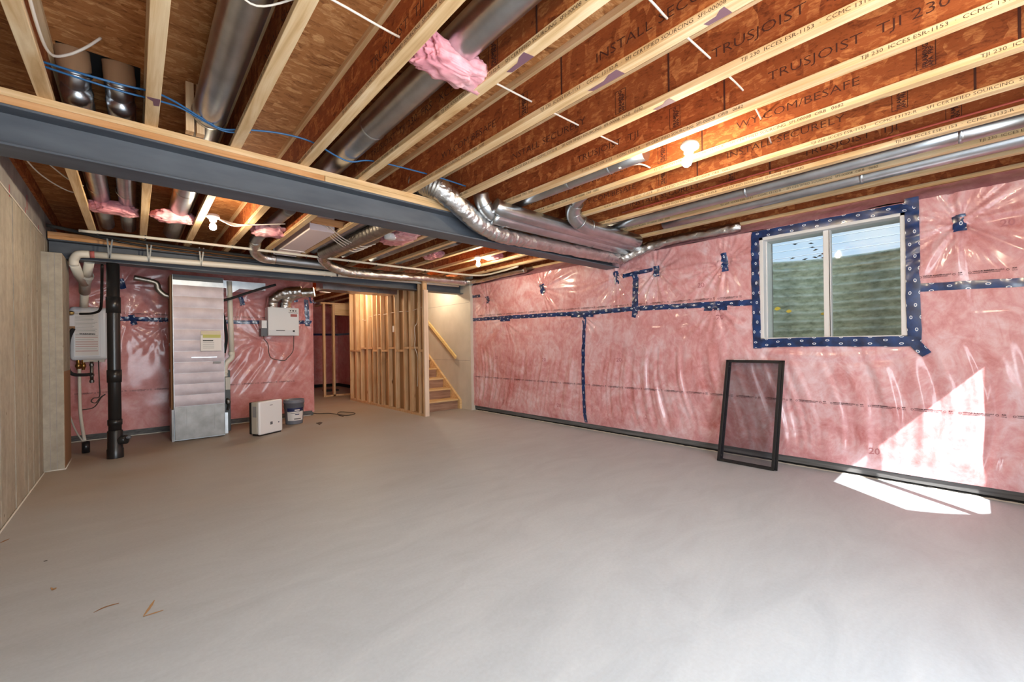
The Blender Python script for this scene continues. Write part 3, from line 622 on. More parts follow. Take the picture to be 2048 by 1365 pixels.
run_duct('shiny round duct with elbow, second of those along near beam', [(2.31, 2.95, 2.56), (2.33, 2.95, 2.49), (2.39, 2.95, 2.432), (2.50, 2.95, 2.395), (2.62, 2.94, 2.388), (4.62, 2.94, 2.395)], .070, straps=(((2.35, 2.95, 2.465), (.6, 0, -.8)), ((2.45, 2.95, 2.41), (.9, 0, -.4)), ((2.58, 2.95, 2.387), (1, 0, 0)), ((3.9, 2.95, 2.387), (1, 0, 0))))
run_duct('shiny round duct behind, third of those along near beam', [(2.40, 2.86, 2.455), (2.55, 2.84, 2.43), (3.3, 2.82, 2.415), (4.68, 2.80, 2.41)], .066, straps=(((4.5, 2.79, 2.40), (1, 0, 0)),))
run_duct('short shiny round duct with elbow, lying over the others near pink wall', [(3.16, 2.55, 2.57), (3.19, 2.62, 2.53), (3.27, 2.66, 2.47), (3.42, 2.67, 2.428), (3.6, 2.67, 2.415), (4.42, 2.67, 2.418)], .076, straps=(((3.23, 2.645, 2.50), (.6, .3, -.6)), ((3.35, 2.665, 2.44), (.9, 0, -.4)), ((3.5, 2.67, 2.423), (1, 0, 0))))
run_duct('small curved duct stub ending above the short elbow duct', [(3.02, 2.35, 2.56), (3.06, 2.45, 2.545), (3.12, 2.53, 2.55), (3.19, 2.56, 2.56)], .05)
# ------------------------------------------------------------------ pipes and ducts along the far beam
d = thing('drain_pipe', 'thick white plastic drain pipe running along the far beam', 'pipe', (-.3, 6.45, 2.26))
MB().tube([(-.36, 6.47, 2.262), (.2, 6.46, 2.272), (1.2, 6.46, 2.295), (2.475, 6.46, 2.32), (3.6, 6.46, 2.335), (4.5, 6.46, 2.346)], .036, 18).build('pipe', G('pvc_white'), d)
MB().tube(spl([(-.36, 6.47, 2.262), (-.44, 6.47, 2.25), (-.475, 6.5, 2.20), (-.478, 6.52, 2.14)], 6), .039, 18).build('elbow', G('pvc_white'), d)
for x_ in (2.1, 2.2): ring(MB(), (x_, 6.46, 2.312), (1, 0, 0), .036, .012).build('coupling', G('pvc_white'), d)
MB().lathe((-.335, 6.469, 2.263), [(.0365, -.018), (.0375, -.018), (.0375, .018), (.0365, .018)], 18, (1, 0, .02)).build('red_label', G('label_red'), d)
d = thing('conduit_pipe', 'thin white pipe clipped under the joists before the far beam', 'pipe', (-.5, 6.25, 2.46))
MB().tube(spl([(-.42, 6.24, 2.462), (.2, 6.16, 2.462), (.874, 6.1, 2.462), (2.24, 6.05, 2.462), (3.3, 6.03, 2.462), (4.2, 6.0, 2.462), (4.6, 5.85, 2.464), (4.62, 5.3, 2.47), (4.57, 4.9, 2.474)], 6), .016, 12).build('pipe', G('pvc_white'), d)
for i, (a, b) in enumerate(((-.28, 6.225), (.10, 6.17), (.5, 6.13), (.9, 6.1), (1.33, 6.085), (1.74, 6.07), (2.3, 6.05), (2.72, 6.04), (3.13, 6.035), (3.54, 6.025))): MB().bar((a, b, 2.43), (a, b, 2.4855), .022, .012, (1, 0, 0)).build('clip', G('rubber_black'), d)
tag(MB().tube(spl([(-.66, 6.35, 2.50), (-.3, 6.36, 2.46), (.4, 6.38, 2.44), (1.0, 6.4, 2.435), (2.4, 6.42, 2.43), (3.4, 6.42, 2.44)], 6), .017, 10).build('black_hose', G('foam_black')), 'black foam-wrapped hose lying behind the thin white pipe', 'hose')
tag(MB().tube(spl([(-.6, 6.42, 2.50), (0, 6.46, 2.425), (.8, 6.48, 2.41), (1.3, 6.5, 2.405), (2.6, 6.5, 2.40)], 6), .012, 10).build('black_cable', G('rubber_black')), 'black cable stretched low along the far steel beam', 'cable')
for i, (x_, za) in enumerate(((-.20, 2.47), (.13, 2.47), (.62, 2.47), (2.27, 2.46))):
    z_ = 2.268 + .02 * x_; tag(MB().bar((x_ - .015, 6.42, za), (x_, 6.42, z_ - .035), .014, .003, (0, 1, 0)).bar((x_ + .03, 6.42, za), (x_ + .004, 6.42, z_ - .035), .014, .003, (0, 1, 0)).build('hanger_strap', G('steel_strap')), 'steel strap, %s holding the white drain pipe counting from concrete wall' % ORD[i], 'strap', 'pipe hanger straps')
d = thing('round_duct', 'shiny duct with elbow turning along the far beam behind pipe', 'duct', (1.13, 6.1, 2.6), 'ducts before the far beam')
MB().tube(spl([(1.17, 4.6, 2.61), (1.15, 5.4, 2.60), (1.13, 5.95, 2.56), (1.16, 6.2, 2.47), (1.26, 6.33, 2.425), (1.5, 6.36, 2.418), (2.2, 6.36, 2.416)], 8), .062, 20).build('pipe', G('galvanised_dull'), d)
MB().tube(spl([(1.125, 5.98, 2.555), (1.16, 6.2, 2.47), (1.26, 6.33, 2.425), (1.42, 6.36, 2.418)], 10), .068, 20, True, .006, 40).build('foil_elbow', G('foil'), d)
d = thing('flexible_duct', 'crinkled foil flexible duct bending down along the far beam', 'duct', (1.85, 5.9, 2.55), 'foil flexible ducts')
P = spl([(1.92, 5.98, 2.50), (1.98, 6.14, 2.46), (2.12, 6.26, 2.40), (2.35, 6.30, 2.352), (2.6, 6.31, 2.345), (3.0, 6.31, 2.355), (3.6, 6.31, 2.38), (4.2, 6.3, 2.39), (4.55, 6.28, 2.395), (4.70, 6.0, 2.41), (4.73, 5.5, 2.43), (4.74, 4.9, 2.44)], 20)
MB().tube(P, [(.07 + .006 * mn.noise(p * 7)) * (1 if i < 160 else .65) for i, p in enumerate(P)], 28, True, .009, 34).build('foil_sleeve', G('foil'), d)
P = spl([(2.0, 3.7, 2.50), (1.98, 4.3, 2.49), (1.94, 5.2, 2.485), (1.92, 5.95, 2.50)], 34)
MB().tube(P, [.08 + .005 * math.sin(i * 1.9) for i in range(len(P))], 20).build('ribbed_hose', G('foil_rib'), d)
d = thing('duct_box', 'white foam-lined duct box filling a joist bay before far beam', 'duct', (1.55, 5.6, 2.49))
box(1.40, 1.66, 4.75, 6.28, 2.475, 2.74).build('box_body', G('foam_board'), d, .004); box(1.39, 1.67, 6.27, 6.29, 2.47, 2.74).build('end_plate', G('white_plastic'), d)
box(1.38, 1.68, 5.9, 5.93, 2.468, 2.476).build('tape_band', G('paper_white'), d)

# pink batts stuffed round ducts
def batt(label, c, r, seed, amp=.25):
    tag(MB().blob(c, r, 5, .24, 15, seed).build('pink_batt', G('batt_pink')), label, 'insulation', 'loose pink insulation batts')
batt('pink fluffy batt wrapped under the large near duct', (1.12, 1.65, 2.535), (.19, .085, .055), 1); batt('pink batt across two ducts beyond near beam, nearest the concrete wall', (-.13, 5.36, 2.53), (.165, .10, .05), 2)
batt('pink batt around single duct beyond near beam, second from left', (.30, 5.33, 2.53), (.165, .09, .055), 3); batt('pink batt around duct left of the white duct box', (1.14, 5.35, 2.54), (.17, .12, .06), 4)
batt('pink batt beside the white disc detector under near beam', (2.33, 4.55, 2.50), (.15, .3, .05), 5); batt('small pink batt tucked above the farthest ceiling bulb', (3.90, 4.75, 2.53), (.14, .16, .05), 6); batt('pink batt in bay left of the bulb by far beam', (3.28, 5.3, 2.54), (.12, .2, .045), 7)
o = tag(MB().lathe((2.17, 4.45, 2.465), [(.0001, -.035), (.055, -.033), (.066, -.02), (.068, .0), (.07, .02)], 24).build('smoke_detector', G('white_plastic')), 'white round detector under the joists beside the pink batt', 'detector')

# ------------------------------------------------------------------ lamp holders
def lamp(label, c, tilt=(0, 0, -1), col=True):
    c = Vector(c); d = thing('lamp_holder', label, 'lamp', c, 'porcelain ceiling lamp holders'); ax = Vector(tilt).normalized()
    MB().lathe(c, [(.001, -.02), (.05, -.018), (.058, -.002), (.056, .01), (.03, .03), (.028, .05), (.024, .052)], 24, ax).build('holder', G('porcelain'), d)
    MB().lathe(c + ax * .052, [(.012, 0), (.014, .012), (.02, .02), (.028, .034), (RB, .05), (.027, .066), (.016, .078), (.001, .082)], 14, ax).build('bulb', G('bulb_glow'), d)
    return c + ax * .1
lamp('lit bulb on white porcelain holder, nearest one under the right joists', (2.645, 1.21, ZJ - .022), (-.1, .15, -1))
lamp('lit bulb on white holder near the concrete wall side of far beam', (.57, 4.9, ZJ - .0)); lamp('lit bulb under joists close to the pink wall, before far beam', (3.72, 4.83, ZJ + .01))
lamp('lit bulb at the top of the stud wall in the hall', (3.34, 8.5, ZJ - .021)); lamp('lit bulb in the hall hidden behind the metal trunk duct', (2.93, 8.25, ZJ - .021)); lamp('added bulb lighting the stairs, hidden above the far beam', (4.13, 7.15, ZJ - .021)); lamp('added bulb above the photographer, out of view, lighting the room', (1.9, -.55, ZJ - .02)); lamp('added bulb over the near left corner, out of view, lighting the ceiling', (.75, .0, ZJ - .02))  # stair bulb and both out-of-view bulbs are added to brighten the room
d = thing('junction_box', 'white round junction cover with grey box on hall ceiling', 'box', (3.0, 9.2, 2.38)); MB().lathe((3.0, 9.2, 2.40), [(.001, -.02), (.11, -.018), (.11, 0), (.001, 0)], 24).build('cover', G('white_plastic'), d); box(2.96, 3.04, 9.16, 9.24, 2.42, 2.5).build('box_body', G('grey_plastic'), d)

# ------------------------------------------------------------------ wires and blue lines under the floor
def cable(label, pts, r, m, name='cable', nsp=6, group=None):
    return tag(MB().tube(spl(pts, nsp), r, 8).build(name, G(m)), label, 'cable', group)
cable('long white cable threaded through the joists over the big duct', [(.15, 1.72, 2.605), (.605, 1.716, 2.60), (.9, 1.708, 2.585), (1.31, 1.70, 2.60), (1.77, 1.69, 2.60), (2.22, 1.675, 2.60), (2.6, 1.655, 2.60)], .005, 'cable_white')
cable('white cable threaded through joists at upper right, nearest the camera', [(1.15, .88, 2.605), (1.57, .873, 2.60), (1.743, .868, 2.59), (2.18, .857, 2.60), (2.6, .852, 2.60), (3.03, .9, 2.60), (3.35, .95, 2.60)], .005, 'cable_white')
cable('short white cable bowing between joists left of near bulb', [(2.66, 1.75, 2.5), (2.85, 1.68, 2.56), (2.98, 1.62, 2.52), (3.0, 1.63, 2.56)], .006, 'cable_white')
cable('thin white wire strung diagonally across the top left bays', [(.1, 2.02, 2.6), (.25, 1.85, 2.56), (.36, 1.83, 2.515), (.5, 1.72, 2.56)], .004, 'cable_white')
cable('brownish cable running along the web of the tenth joist', [(3.70, YR, 2.545), (3.70, .3, 2.54), (3.70, 1.0, 2.545), (3.70, 2.4, 2.54)], .007, 'pex_red')
cable('upper blue water line sagging across the bays behind near beam', [(-.33, 2.9, 2.555), (-.2, 2.85, 2.53), (-.03, 2.84, 2.53), (.09, 2.86, 2.55), (.18, 2.92, 2.56), (.3, 2.97, 2.535), (.4, 2.99, 2.515), (.52, 2.95, 2.535), (.7, 2.92, 2.56), (.87, 2.9, 2.555), (1.05, 2.93, 2.52), (1.15, 2.93, 2.513), (1.3, 2.9, 2.55), (1.73, 2.85, 2.55), (2.08, 2.86, 2.55)], .0055, 'pex_blue')
cable('lower blue water line crossing the two taped floor ducts', [(-.33, 2.92, 2.545), (-.2, 2.87, 2.515), (-.03, 2.87, 2.51), (.09, 2.9, 2.53), (.2, 2.95, 2.55), (.32, 2.99, 2.528), (.42, 3.0, 2.51), (.54, 2.96, 2.53)], .005, 'pex_blue')
cable('white cable looping from the first joist at top left', [(-.275, 2.1, 2.53), (-.275, 2.5, 2.50), (-.265, 2.75, 2.53), (-.22, 2.85, 2.60), (-.16, 2.88, 2.68), (-.11, 2.9, 2.76)], .006, 'cable_white')
cable('white cable drooping from concrete wall to first joist, upper', [(-.62, 4.1, 2.68), (-.5, 4.5, 2.62), (-.38, 4.75, 2.56), (-.3, 4.85, 2.55)], .005, 'cable_white'); cable('white cable drooping from concrete wall to first joist, lower', [(-.62, 4.15, 2.68), (-.55, 4.7, 2.58), (-.42, 5.05, 2.55), (-.3, 5.1, 2.55)], .005, 'cable_white')
for i in range(3): cable('white cable leaving the left bulb holder, %s of three' % ORD[i], [(.60, 4.9, 2.475), (.75, 4.95, 2.46 - .012 * i), (.9, 4.95, 2.475), (1.2, 4.9, 2.53)], .006, 'cable_white', group='cables at the left bulb')
for i in range(4): cable('white cable crossing the bays by the ribbed hose, %s of four' % ORD[i], [(1.5, 4.6 + .06 * i, 2.55), (1.75, 4.8 + .07 * i, 2.46), (2.05, 4.95 + .1 * i, 2.425 - .002 * i), (2.2, 4.9 + .12 * i, 2.47)], .006, 'cable_white', group='cables by the ribbed hose')
for i, (a, b) in enumerate(((1.36, 4.55), (1.38, 4.15))):
    tag(box(a, a + .36, b, b + .04, 2.50, 2.56).build('blocking', G('plank_orange')), ('short wood block nailed between joists beyond near beam, %s one' % ('farther', 'nearer')[i]), 'wood block')
for k, (x_, y_) in enumerate(((.285, 3.07), (.235, 3.07))): tag(box(x_, x_ + .038, y_, y_ + .06, 2.486, ZT - .002).build('squash_block', G('stud_wood')), ('upright wood block by the second joist on near beam, %s' % ('right one', 'left one')[k]), 'wood block')

# ------------------------------------------------------------------ mechanical corner
# tankless water heater
h = thing('water_heater', 'white wall-hung water heater beside the black drain stack', 'water heater', (-.44, 7.78, 1.09))
box(-.62, -.262, 7.76, 7.98, 1.085, 1.785).build('cabinet', G('enamel_white'), h, .045, 4)
box(-.585, -.335, 7.753, 7.762, 1.13, 1.745).build('front_cover', G('enamel_white'), h, .006)
lb = box(-.572, -.352, 7.7505, 7.7535, 1.15, 1.72).build('printed_label', G('paper_white'), h)
rnd = random.Random(5); z_ = 1.69
while z_ > 1.19:
    red = 1.19 < z_ < 1.4 and rnd.random() < .5
    mb = box(-.565, -.36 - rnd.uniform(0, .05) * (not red), 7.7495, 7.7508, z_, z_ + (.006 if red else .004)); mb.build('label_line', G('label_red' if red else 'label_grey'), lb); z_ -= .018 if z_ > 1.4 else .03
mb = MB(); lettering(mb, 'WARNING', .03, lambda u, v: (-.53 + u, 7.7492, 1.42 + v), .001); mb.build('label_line', G('label_black'), lb)
MB().box(-.5, -.3, 7.78, 7.9, 1.06, 1.09).build('valve_plate', G('pvc_grey'), h)
for x_, r_ in ((-.545, .02), (-.50, .018)): MB().lathe((x_, 7.8, 1.09), [(r_, 0), (r_, -.05), (r_ * 1.5, -.06), (r_ * 1.5, -.09), (r_, -.1), (r_ * .8, -.13)], 14).build('brass_valve', G('brass'), h)
v = thing('vent_pipe', 'white plastic vent wye above the water heater', 'pipe', (-.5, 7.2, 1.8))
P = [(-.45, 7.45, 1.80), (-.45, 7.40, 1.88), (-.45, 7.05, 2.02)]
MB().tube([(-.472, 7.55, 1.77), (-.465, 7.5, 1.87), (-.455, 7.4, 1.96)], .04, 18).build('riser', G('pvc_white'), v); MB().tube([(-.455, 7.40, 1.94), (-.44, 7.2, 2.03), (-.40, 6.95, 2.10)], .052, 18).build('wye_body', G('pvc_grey'), v)
MB().tube([(-.40, 6.95, 2.08), (-.395, 6.85, 2.13), (-.37, 6.7, 2.22)], .043, 18).build('branch', G('pvc_white'), v); MB().tube([(-.44, 7.15, 2.02), (-.47, 6.9, 2.08), (-.478, 6.56, 2.15)], .043, 18).build('branch', G('pvc_white'), v)
MB().lathe((-.40, 6.95, 2.08), [(.052, -.02), (.052, .02)], 18, (.1, -.3, .4)).build('coupling', G('pvc_white'), v)
cable('black gas hose hanging from the beam to the heater valve', [(-.27, 6.75, 2.20), (-.28, 6.9, 2.0), (-.29, 7.0, 1.8), (-.31, 7.1, 1.70), (-.38, 7.2, 1.665), (-.49, 7.3, 1.66)], .014, 'rubber_black', 'gas_hose')
cable('thick black insulated hose curving under the water heater', [(-.545, 7.25, 1.48), (-.585, 7.25, 1.35), (-.60, 7.25, 1.15), (-.595, 7.25, 1.0), (-.555, 7.26, .93), (-.46, 7.3, .915), (-.40, 7.35, .92)], .02, 'foam_black', 'insulated_hose')
d = thing('drain_hose', 'white condensate hose hanging below the heater to the floor', 'hose', (-.53, 7.6, .1)); MB().tube(spl([(-.53, 7.7, .98), (-.53, 7.7, .7), (-.51, 7.5, .4), (-.46, 7.2, .12)], 8), .017, 10).build('hose', G('pvc_white'), d)
MB().tube(spl([(-.60, 7.3, .62), (-.59, 7.3, .45), (-.53, 7.2, .25), (-.455, 7.12, .1)], 8), .008, 8).build('thin_tube', G('pvc_grey'), d)
tag(MB().lathe((-.442, 7.08, 0), [(.001, 0), (.036, 0), (.036, .13), (.028, .13), (.028, .1), (.001, .1)], 18).build('drain_stub', G('abs_black')), 'short black floor drain stub by the concrete pilaster', 'drain')
d = thing('gas_drip', 'grey metal drip leg pipe below the water heater', 'pipe', (-.41, 7.5, .85)); MB().tube([(-.41, 7.55, 1.07), (-.41, 7.55, .8)], .017, 12).build('pipe', G('steel_strap'), d)
for z_ in (1.03, .9, .82): MB().lathe((-.41, 7.55, z_), [(.023, -.015), (.023, .015)], 12).build('fitting', G('steel_strap'), d)
cable('thin dark cord knotted below the water heater', [(-.35, 7.6, 1.08), (-.345, 7.6, .8), (-.345, 7.6, .62), (-.40, 7.58, .60), (-.42, 7.58, .56), (-.38, 7.58, .54), (-.34, 7.6, .60), (-.29, 7.6, .64), (-.33, 7.6, .6), (-.40, 7.6, .48), (-.52, 7.6, .46)], .006, 'cord_dark', 'cord')
d = thing('shutoff_tag', 'white tag and brass valve hanging at heater left edge', 'valve', (-.55, 7.25, 1.6)); box(-.6, -.535, 7.24, 7.245, 1.5, 1.63).build('tag', G('paper_white'), d); MB().lathe((-.565, 7.25, 1.665), [(.016, -.03), (.022, -.01), (.022, .01), (.016, .03)], 12, (1, 0, 0)).build('brass_valve', G('brass'), d); box(-.59, -.53, 7.235, 7.25, 1.475, 1.505).build('tag_holder', G('cardboard'), d)
# black stack
d = thing('drain_stack', 'tall black plastic drain stack with cleanout by the heater', 'pipe', (-.174, 6.5, 0)); X0, Y0 = -.174, 6.5
MB().tube([(X0, Y0, .02), (X0, Y0, 1.0), (X0, Y0, 1.6), (X0, Y0 + .02, 2.19)], .056, 24).build('pipe', G('abs_black'), d)
for z_, h_ in ((1.72, .09), (.92, .07), (.4, .03)): MB().lathe((X0, Y0, z_), [(.056, -h_), (.063, -h_), (.063, h_), (.056, h_)], 24).build('coupling', G('abs_black'), d)
MB().lathe((X0, Y0, 0), [(.072, 0), (.072, .1), (.066, .11), (.066, .30), (.06, .31)], 24).build('cleanout_body', G('abs_black'), d)
MB().lathe((X0, Y0, .19), [(.05, .05), (.05, .11), (.04, .115), (.001, .115)], 18, (.85, -.5, .1)).build('cleanout_branch', G('abs_black'), d); MB().lathe((X0, Y0, .21), [(.02, .115), (.02, .15), (.001, .15)], 4, (.85, -.5, .1)).build('cleanout_plug', G('grey_plastic'), d)
# return-air plenum
pn = thing('air_plenum', 'tall foil-faced sheet metal air plenum standing on the floor', 'duct', (.63, 7.05, 0)); px0, px1, py = .378, .925, 7.02
box(px0 - .005, px1 + .003, py + .01, py + .5, .01, 2.2).build('casing', G('galvanised_dull'), pn); z_ = .455; edges = [.455]
while z_ < 2.06: z_ += .1465; edges.append(min(z_, 2.13))
for a, b in zip(edges[:-1], edges[1:]):
    MB().grid(lambda i, j: (px0 + (px1 - px0) * i / 10, py + .008 - .007 * math.sin(PI * j / 6) * (.6 + .4 * math.sin(PI * i / 10)) , a + .001 + (b - a - .002) * j / 6 + .006 * math.sin(i * .7 + a * 9) * (0 < j < 6) * 0), 11, 7).build('panel', G('foil_board'), pn)
box(px0, px1, py + .002, py + .02, 2.13, 2.20).build('top_collar', G('furnace_grey'), pn)
lo = box(px0, px1, py - .004, py + .02, .02, .452).build('base_panel', G('plenum_metal'), pn, .004); 
for x_ in (px0 + .125, px1 - .12): box(x_, x_ + .008, py - .010, py - .003, .12, .43).build('rib', G('plenum_metal'), lo)
box(px0 - .028, px0 - .004, py + .03, py + .5, .0, .42).build('side_strip', G('plenum_metal'), pn); box(px0 - .028, px0 - .004, py + .1, py + .5, .42, 2.2).build('side_board', G('cardboard'), pn)
for z_ in (.93, 1.28): MB().lathe((px0 - .03, py + .2, z_), [(.02, -.01), (.02, .01), (.001, .01)], 12, (-1, 0, 0)).build('knob', G('galvanised'), pn)
sh = box(.66, .895, py - .016, py - .008, 1.185, 1.40).build('document_pouch', G('paper_white'), pn, .003)
box(.685, .885, py - .019, py - .0155, 1.365, 1.41).build('green_strip', G('label_green'), sh); box(.665, .885, py - .0175, py - .0155, 1.41, 1.46).build('tape_patch', G('tape_tan'), sh); box(.685, .80, py - .0175, py - .0155, 1.32, 1.335).build('label_line', G('label_black'), sh)
for z_ in (1.30, 1.275, 1.25, 1.225): box(.685, .81, py - .0172, py - .0155, z_, z_ + .005).build('label_line', G('label_grey'), sh)
box(.80, .885, py - .014, py - .007, 1.01, 1.04).build('small_label', G('label_grey'), pn); box(.56, .84, py - .014, py - .006, 1.098, 1.106).build('tape_seam', G('galvanised'), pn)
fu = thing('furnace', 'dark grey furnace cabinet half hidden behind the foil plenum', 'furnace', (.9, 7.3, 0))
box(.94, 1.03, 7.28, 7.8, .02, .9).build('cabinet', G('furnace_grey'), fu, .006); box(.965, 1.025, 7.25, 7.285, .62, .80).build('control_box', G('pvc_grey'), fu, .004); box(.93, .985, 7.2, 7.26, 0, .3).build('metal_leg', G('galvanised'), fu)
MB().tube(spl([(.985, 7.24, .5), (1.0, 7.22, .4), (.985, 7.22, .33)], 6), .014, 8).build('valve', G('rubber_black'), fu); MB().blob((.99, 7.22, .45), (.03, .03, .04), 2, .3).build('gas_valve', G('steel_strap'), fu)
d = thing('vent_pipe', 'white plastic vent pipe standing right of the foil plenum', 'pipe', (1.05, 7.3, 1.0)); MB().tube([(1.035, 7.3, 2.2), (1.055, 7.3, 1.14)], .034, 16).build('pipe', G('pvc_white'), d)
MB().tube(spl([(1.055, 7.3, 1.16), (1.05, 7.3, 1.08), (.985, 7.3, 1.0), (.965, 7.3, .9), (.97, 7.3, .81)], 6), .036, 16).build('elbow', G('pvc_white'), d)
for z_ in (1.14, .88): MB().lathe((1.053 if z_ > 1 else .967, 7.3, z_), [(.036, -.025), (.041, -.02), (.041, .02), (.036, .025)], 16).build('coupling', G('pvc_white'), d)
cable('thick black hose slanting up to the beam beside plenum', [(.93, 7.2, 1.9), (1.05, 7.2, 1.945), (1.3, 7.2, 2.06), (1.62, 7.2, 2.19)], .018, 'foam_black', 'insulated_hose'); cable('black hose dropping behind the white vent pipe', [(.95, 7.35, 1.75), (.985, 7.35, 1.55), (1.0, 7.36, 1.35), (.97, 7.36, 1.15)], .02, 'foam_black', 'insulated_hose')
d = thing('sheet_duct', 'bright sheet metal duct under the far beam by plenum', 'duct', (1.15, 7.4, 2.1)); box(.95, 1.5, 7.3, 7.75, 2.1, 2.21).build('duct_body', G('galvanised'), d); MB().prism([(1.0, 7.29, 2.12), (1.28, 7.29, 2.19), (1.0, 7.29, 1.98)], (0, .02, 0)).build('transition', G('galvanised'), d)
cable('foil wrapped pipe elbow left of the plenum under beam', [(.0, 7.3, 2.15), (.12, 7.3, 2.13), (.22, 7.3, 2.10), (.24, 7.3, 2.02), (.30, 7.3, 1.95), (.36, 7.3, 1.93)], .035, 'foil_rib', 'foil_pipe', 8)
# ventilator
hv = thing('air_exchanger', 'white square air exchanger box hung on the pink back wall', 'ventilator', (1.85, 7.85, 1.42)); box(1.615, 2.08, 7.72, 7.93, 1.42, 1.89).build('cabinet', G('enamel_white'), hv, .006)
dr = box(1.617, 2.078, 7.708, 7.722, 1.425, 1.885).build('door', G('white_plastic'), hv, .004); box(1.635, 2.015, 7.702, 7.709, 1.435, 1.512).build('lower_panel', G('enamel_white'), dr, .002); box(1.73, 1.86, 7.699, 7.703, 1.5, 1.512).build('handle', G('grey_plastic'), dr); box(1.98, 2.01, 7.698, 7.703, 1.485, 1.512).build('switch', G('label_black'), dr)
sl = box(1.92, 2.06, 7.7055, 7.7085, 1.80, 1.875).build('sticker', G('paper_white'), dr); box(1.92, 2.06, 7.7045, 7.7057, 1.80, 1.808).build('label_line', G('label_black'), sl)
for i in range(3): MB().lathe((1.95 + .04 * i, 7.705, 1.84), [(.001, .001), (.012 + .003 * (i == 1), .001)], 7, (0, -1, 0)).build('pictogram', G('label_black'), sl)
box(1.95, 2.05, 7.7055, 7.7085, 1.74, 1.785).build('sticker', G('label_red'), dr)
box(1.53, 1.605, 7.74, 7.93, 1.54, 1.67).build('outlet_box', G('white_plastic'), hv, .004); box(1.53, 1.62, 7.78, 7.93, 1.41, 1.54).build('cable_box', G('grey_plastic'), hv)
for i, (x_, lab) in enumerate(((1.70, 'left'), (1.90, 'right'))):
    P = spl([(x_, 7.82, 1.88), (x_ + .005, 7.81, 1.97), (x_ + .03, 7.78, 2.04), (x_ + .16, 7.7, 2.13), (x_ + .4, 7.6, 2.17)], 14); tag(MB().tube(P, .082, 22, True, .014, 24).build('flexible_duct', G('foil')), 'short crinkled foil duct on top of air exchanger, ' + lab + ' of two', 'duct', 'foil flexible ducts')
cable('black power cord looping below the air exchanger', [(1.56, 7.76, 1.42), (1.57, 7.76, 1.36), (1.62, 7.76, 1.28), (1.63, 7.76, 1.15), (1.66, 7.76, 1.06), (1.75, 7.76, 1.02), (1.86, 7.76, 1.005), (1.91, 7.76, 1.05), (1.97, 7.76, 1.12), (2.0, 7.76, 1.2), (2.01, 7.76, 1.42)], .006, 'cord_dark', 'cord')
# trunk duct in the hall
d = thing('trunk_duct', 'shiny rectangular trunk duct under the hall ceiling', 'duct', (2.9, 7.5, 2.2)); box(2.33, 3.66, 7.25, 7.6, 2.19, 2.42).build('duct_body', G('galvanised'), d, .004)
for x_ in (2.55, 2.95, 3.3): box(x_, x_ + .02, 7.245, 7.605, 2.185, 2.425).build('seam_flange', G('galvanised'), d)
# dehumidifier / purifier on the floor
C, u, v = Vector((1.42, 6.686, 0)), Vector((.875, .484, 0)), Vector((.484, -.875, 0))
pu = thing('dehumidifier', 'white boxy dehumidifier with rounded front standing on the floor', 'appliance', (1.38, 6.76, 0)); c0 = Vector((1.375, 6.765, 0))
MB().obox(c0 + Vector((0, 0, .245)), u * .185, v * .055, Vector((0, 0, .22))).build('body', G('pvc_grey'), pu, .012, 3); MB().obox(c0 + v * .078 + Vector((0, 0, .245)), u * .191, v * .024, Vector((0, 0, .23))).build('front_panel', G('white_plastic'), pu, .022, 4)
MB().obox(c0 - v * .075 + Vector((0, 0, .24)), u * .185, v * .022, Vector((0, 0, .222))).build('rear_grille', G('rubber_black'), pu, .012, 3); MB().obox(c0 + v * .02 + Vector((0, 0, .012)), u * .17, v * .07, Vector((0, 0, .012))).build('foot_base', G('rubber_black'), pu)
fp = c0 + v * .1022
MB().obox(fp + u * .0 + Vector((0, 0, .155)), u * .019, v * .0012, Vector((0, 0, .021))).build('display', G('grey_plastic'), pu, .003); MB().lathe(fp + u * .12 + Vector((0, 0, .15)), [(.009, -.002), (.009, .0018), (.001, .0018)], 14, v).build('button', G('label_navy'), pu); MB().obox(fp + u * .0 + Vector((0, 0, .41)), u * .022, v * .001, Vector((0, 0, .005))).build('badge', G('grey_plastic'), pu)
MB().obox(c0 - u * .186 + v * .01 + Vector((0, 0, .335)), u * .002, v * .035, Vector((0, 0, .075))).build('side_window', G('label_grey'), pu)
# pail
pc = Vector((1.895, 7.36, 0)); pa = thing('paint_pail', 'grey plastic pail with blue and white label against the back wall', 'pail', pc)
MB().lathe(pc, [(.001, .004), (.122, .0), (.126, .01), (.146, .33), (.153, .33), (.153, .36), (.147, .365), (.15, .375), (.15, .388), (.143, .388), (.12, .02), (.001, .02)], 32).build('bucket', G('pail_grey'), pa)
mb = MB(); A0 = math.atan2(-pc.y, -pc.x)
def lab(z0, z1, a0, a1, m, nm, par, off=.0015):
    mb = MB(); mb.grid(lambda i, j: (lambda a, z: (pc.x + (.126 + .0625 * (z - .01) + off) * math.cos(a), pc.y + (.126 + .0625 * (z - .01) + off) * math.sin(a), z))(A0 + a0 + (a1 - a0) * i / 16, z0 + (z1 - z0) * j), 17, 2); return mb.build(nm, G(m), par)
L0 = lab(.06, .26, -.75, 1.1, 'paper_white', 'label', pa); lab(.205, .26, -.75, 1.1, 'label_navy', 'label_band', L0, .0022); lab(.215, .235, .05, .6, 'paper_white', 'label_text', L0, .003); lab(.15, .165, .1, .55, 'label_navy', 'label_text', L0, .0025); lab(.08, .092, 0, .8, 'label_black', 'label_text', L0, .0025)
MB().tube([pc + Vector((.155 * math.cos(A0 + a), .155 * math.sin(A0 + a), .30 - .12 * math.sin((a + 1.4) / 2.8 * PI))) for a in [-1.4 + 2.8 * i / 16 for i in range(17)]], .0025, 6).build('wire_handle', G('steel_strap'), pa)
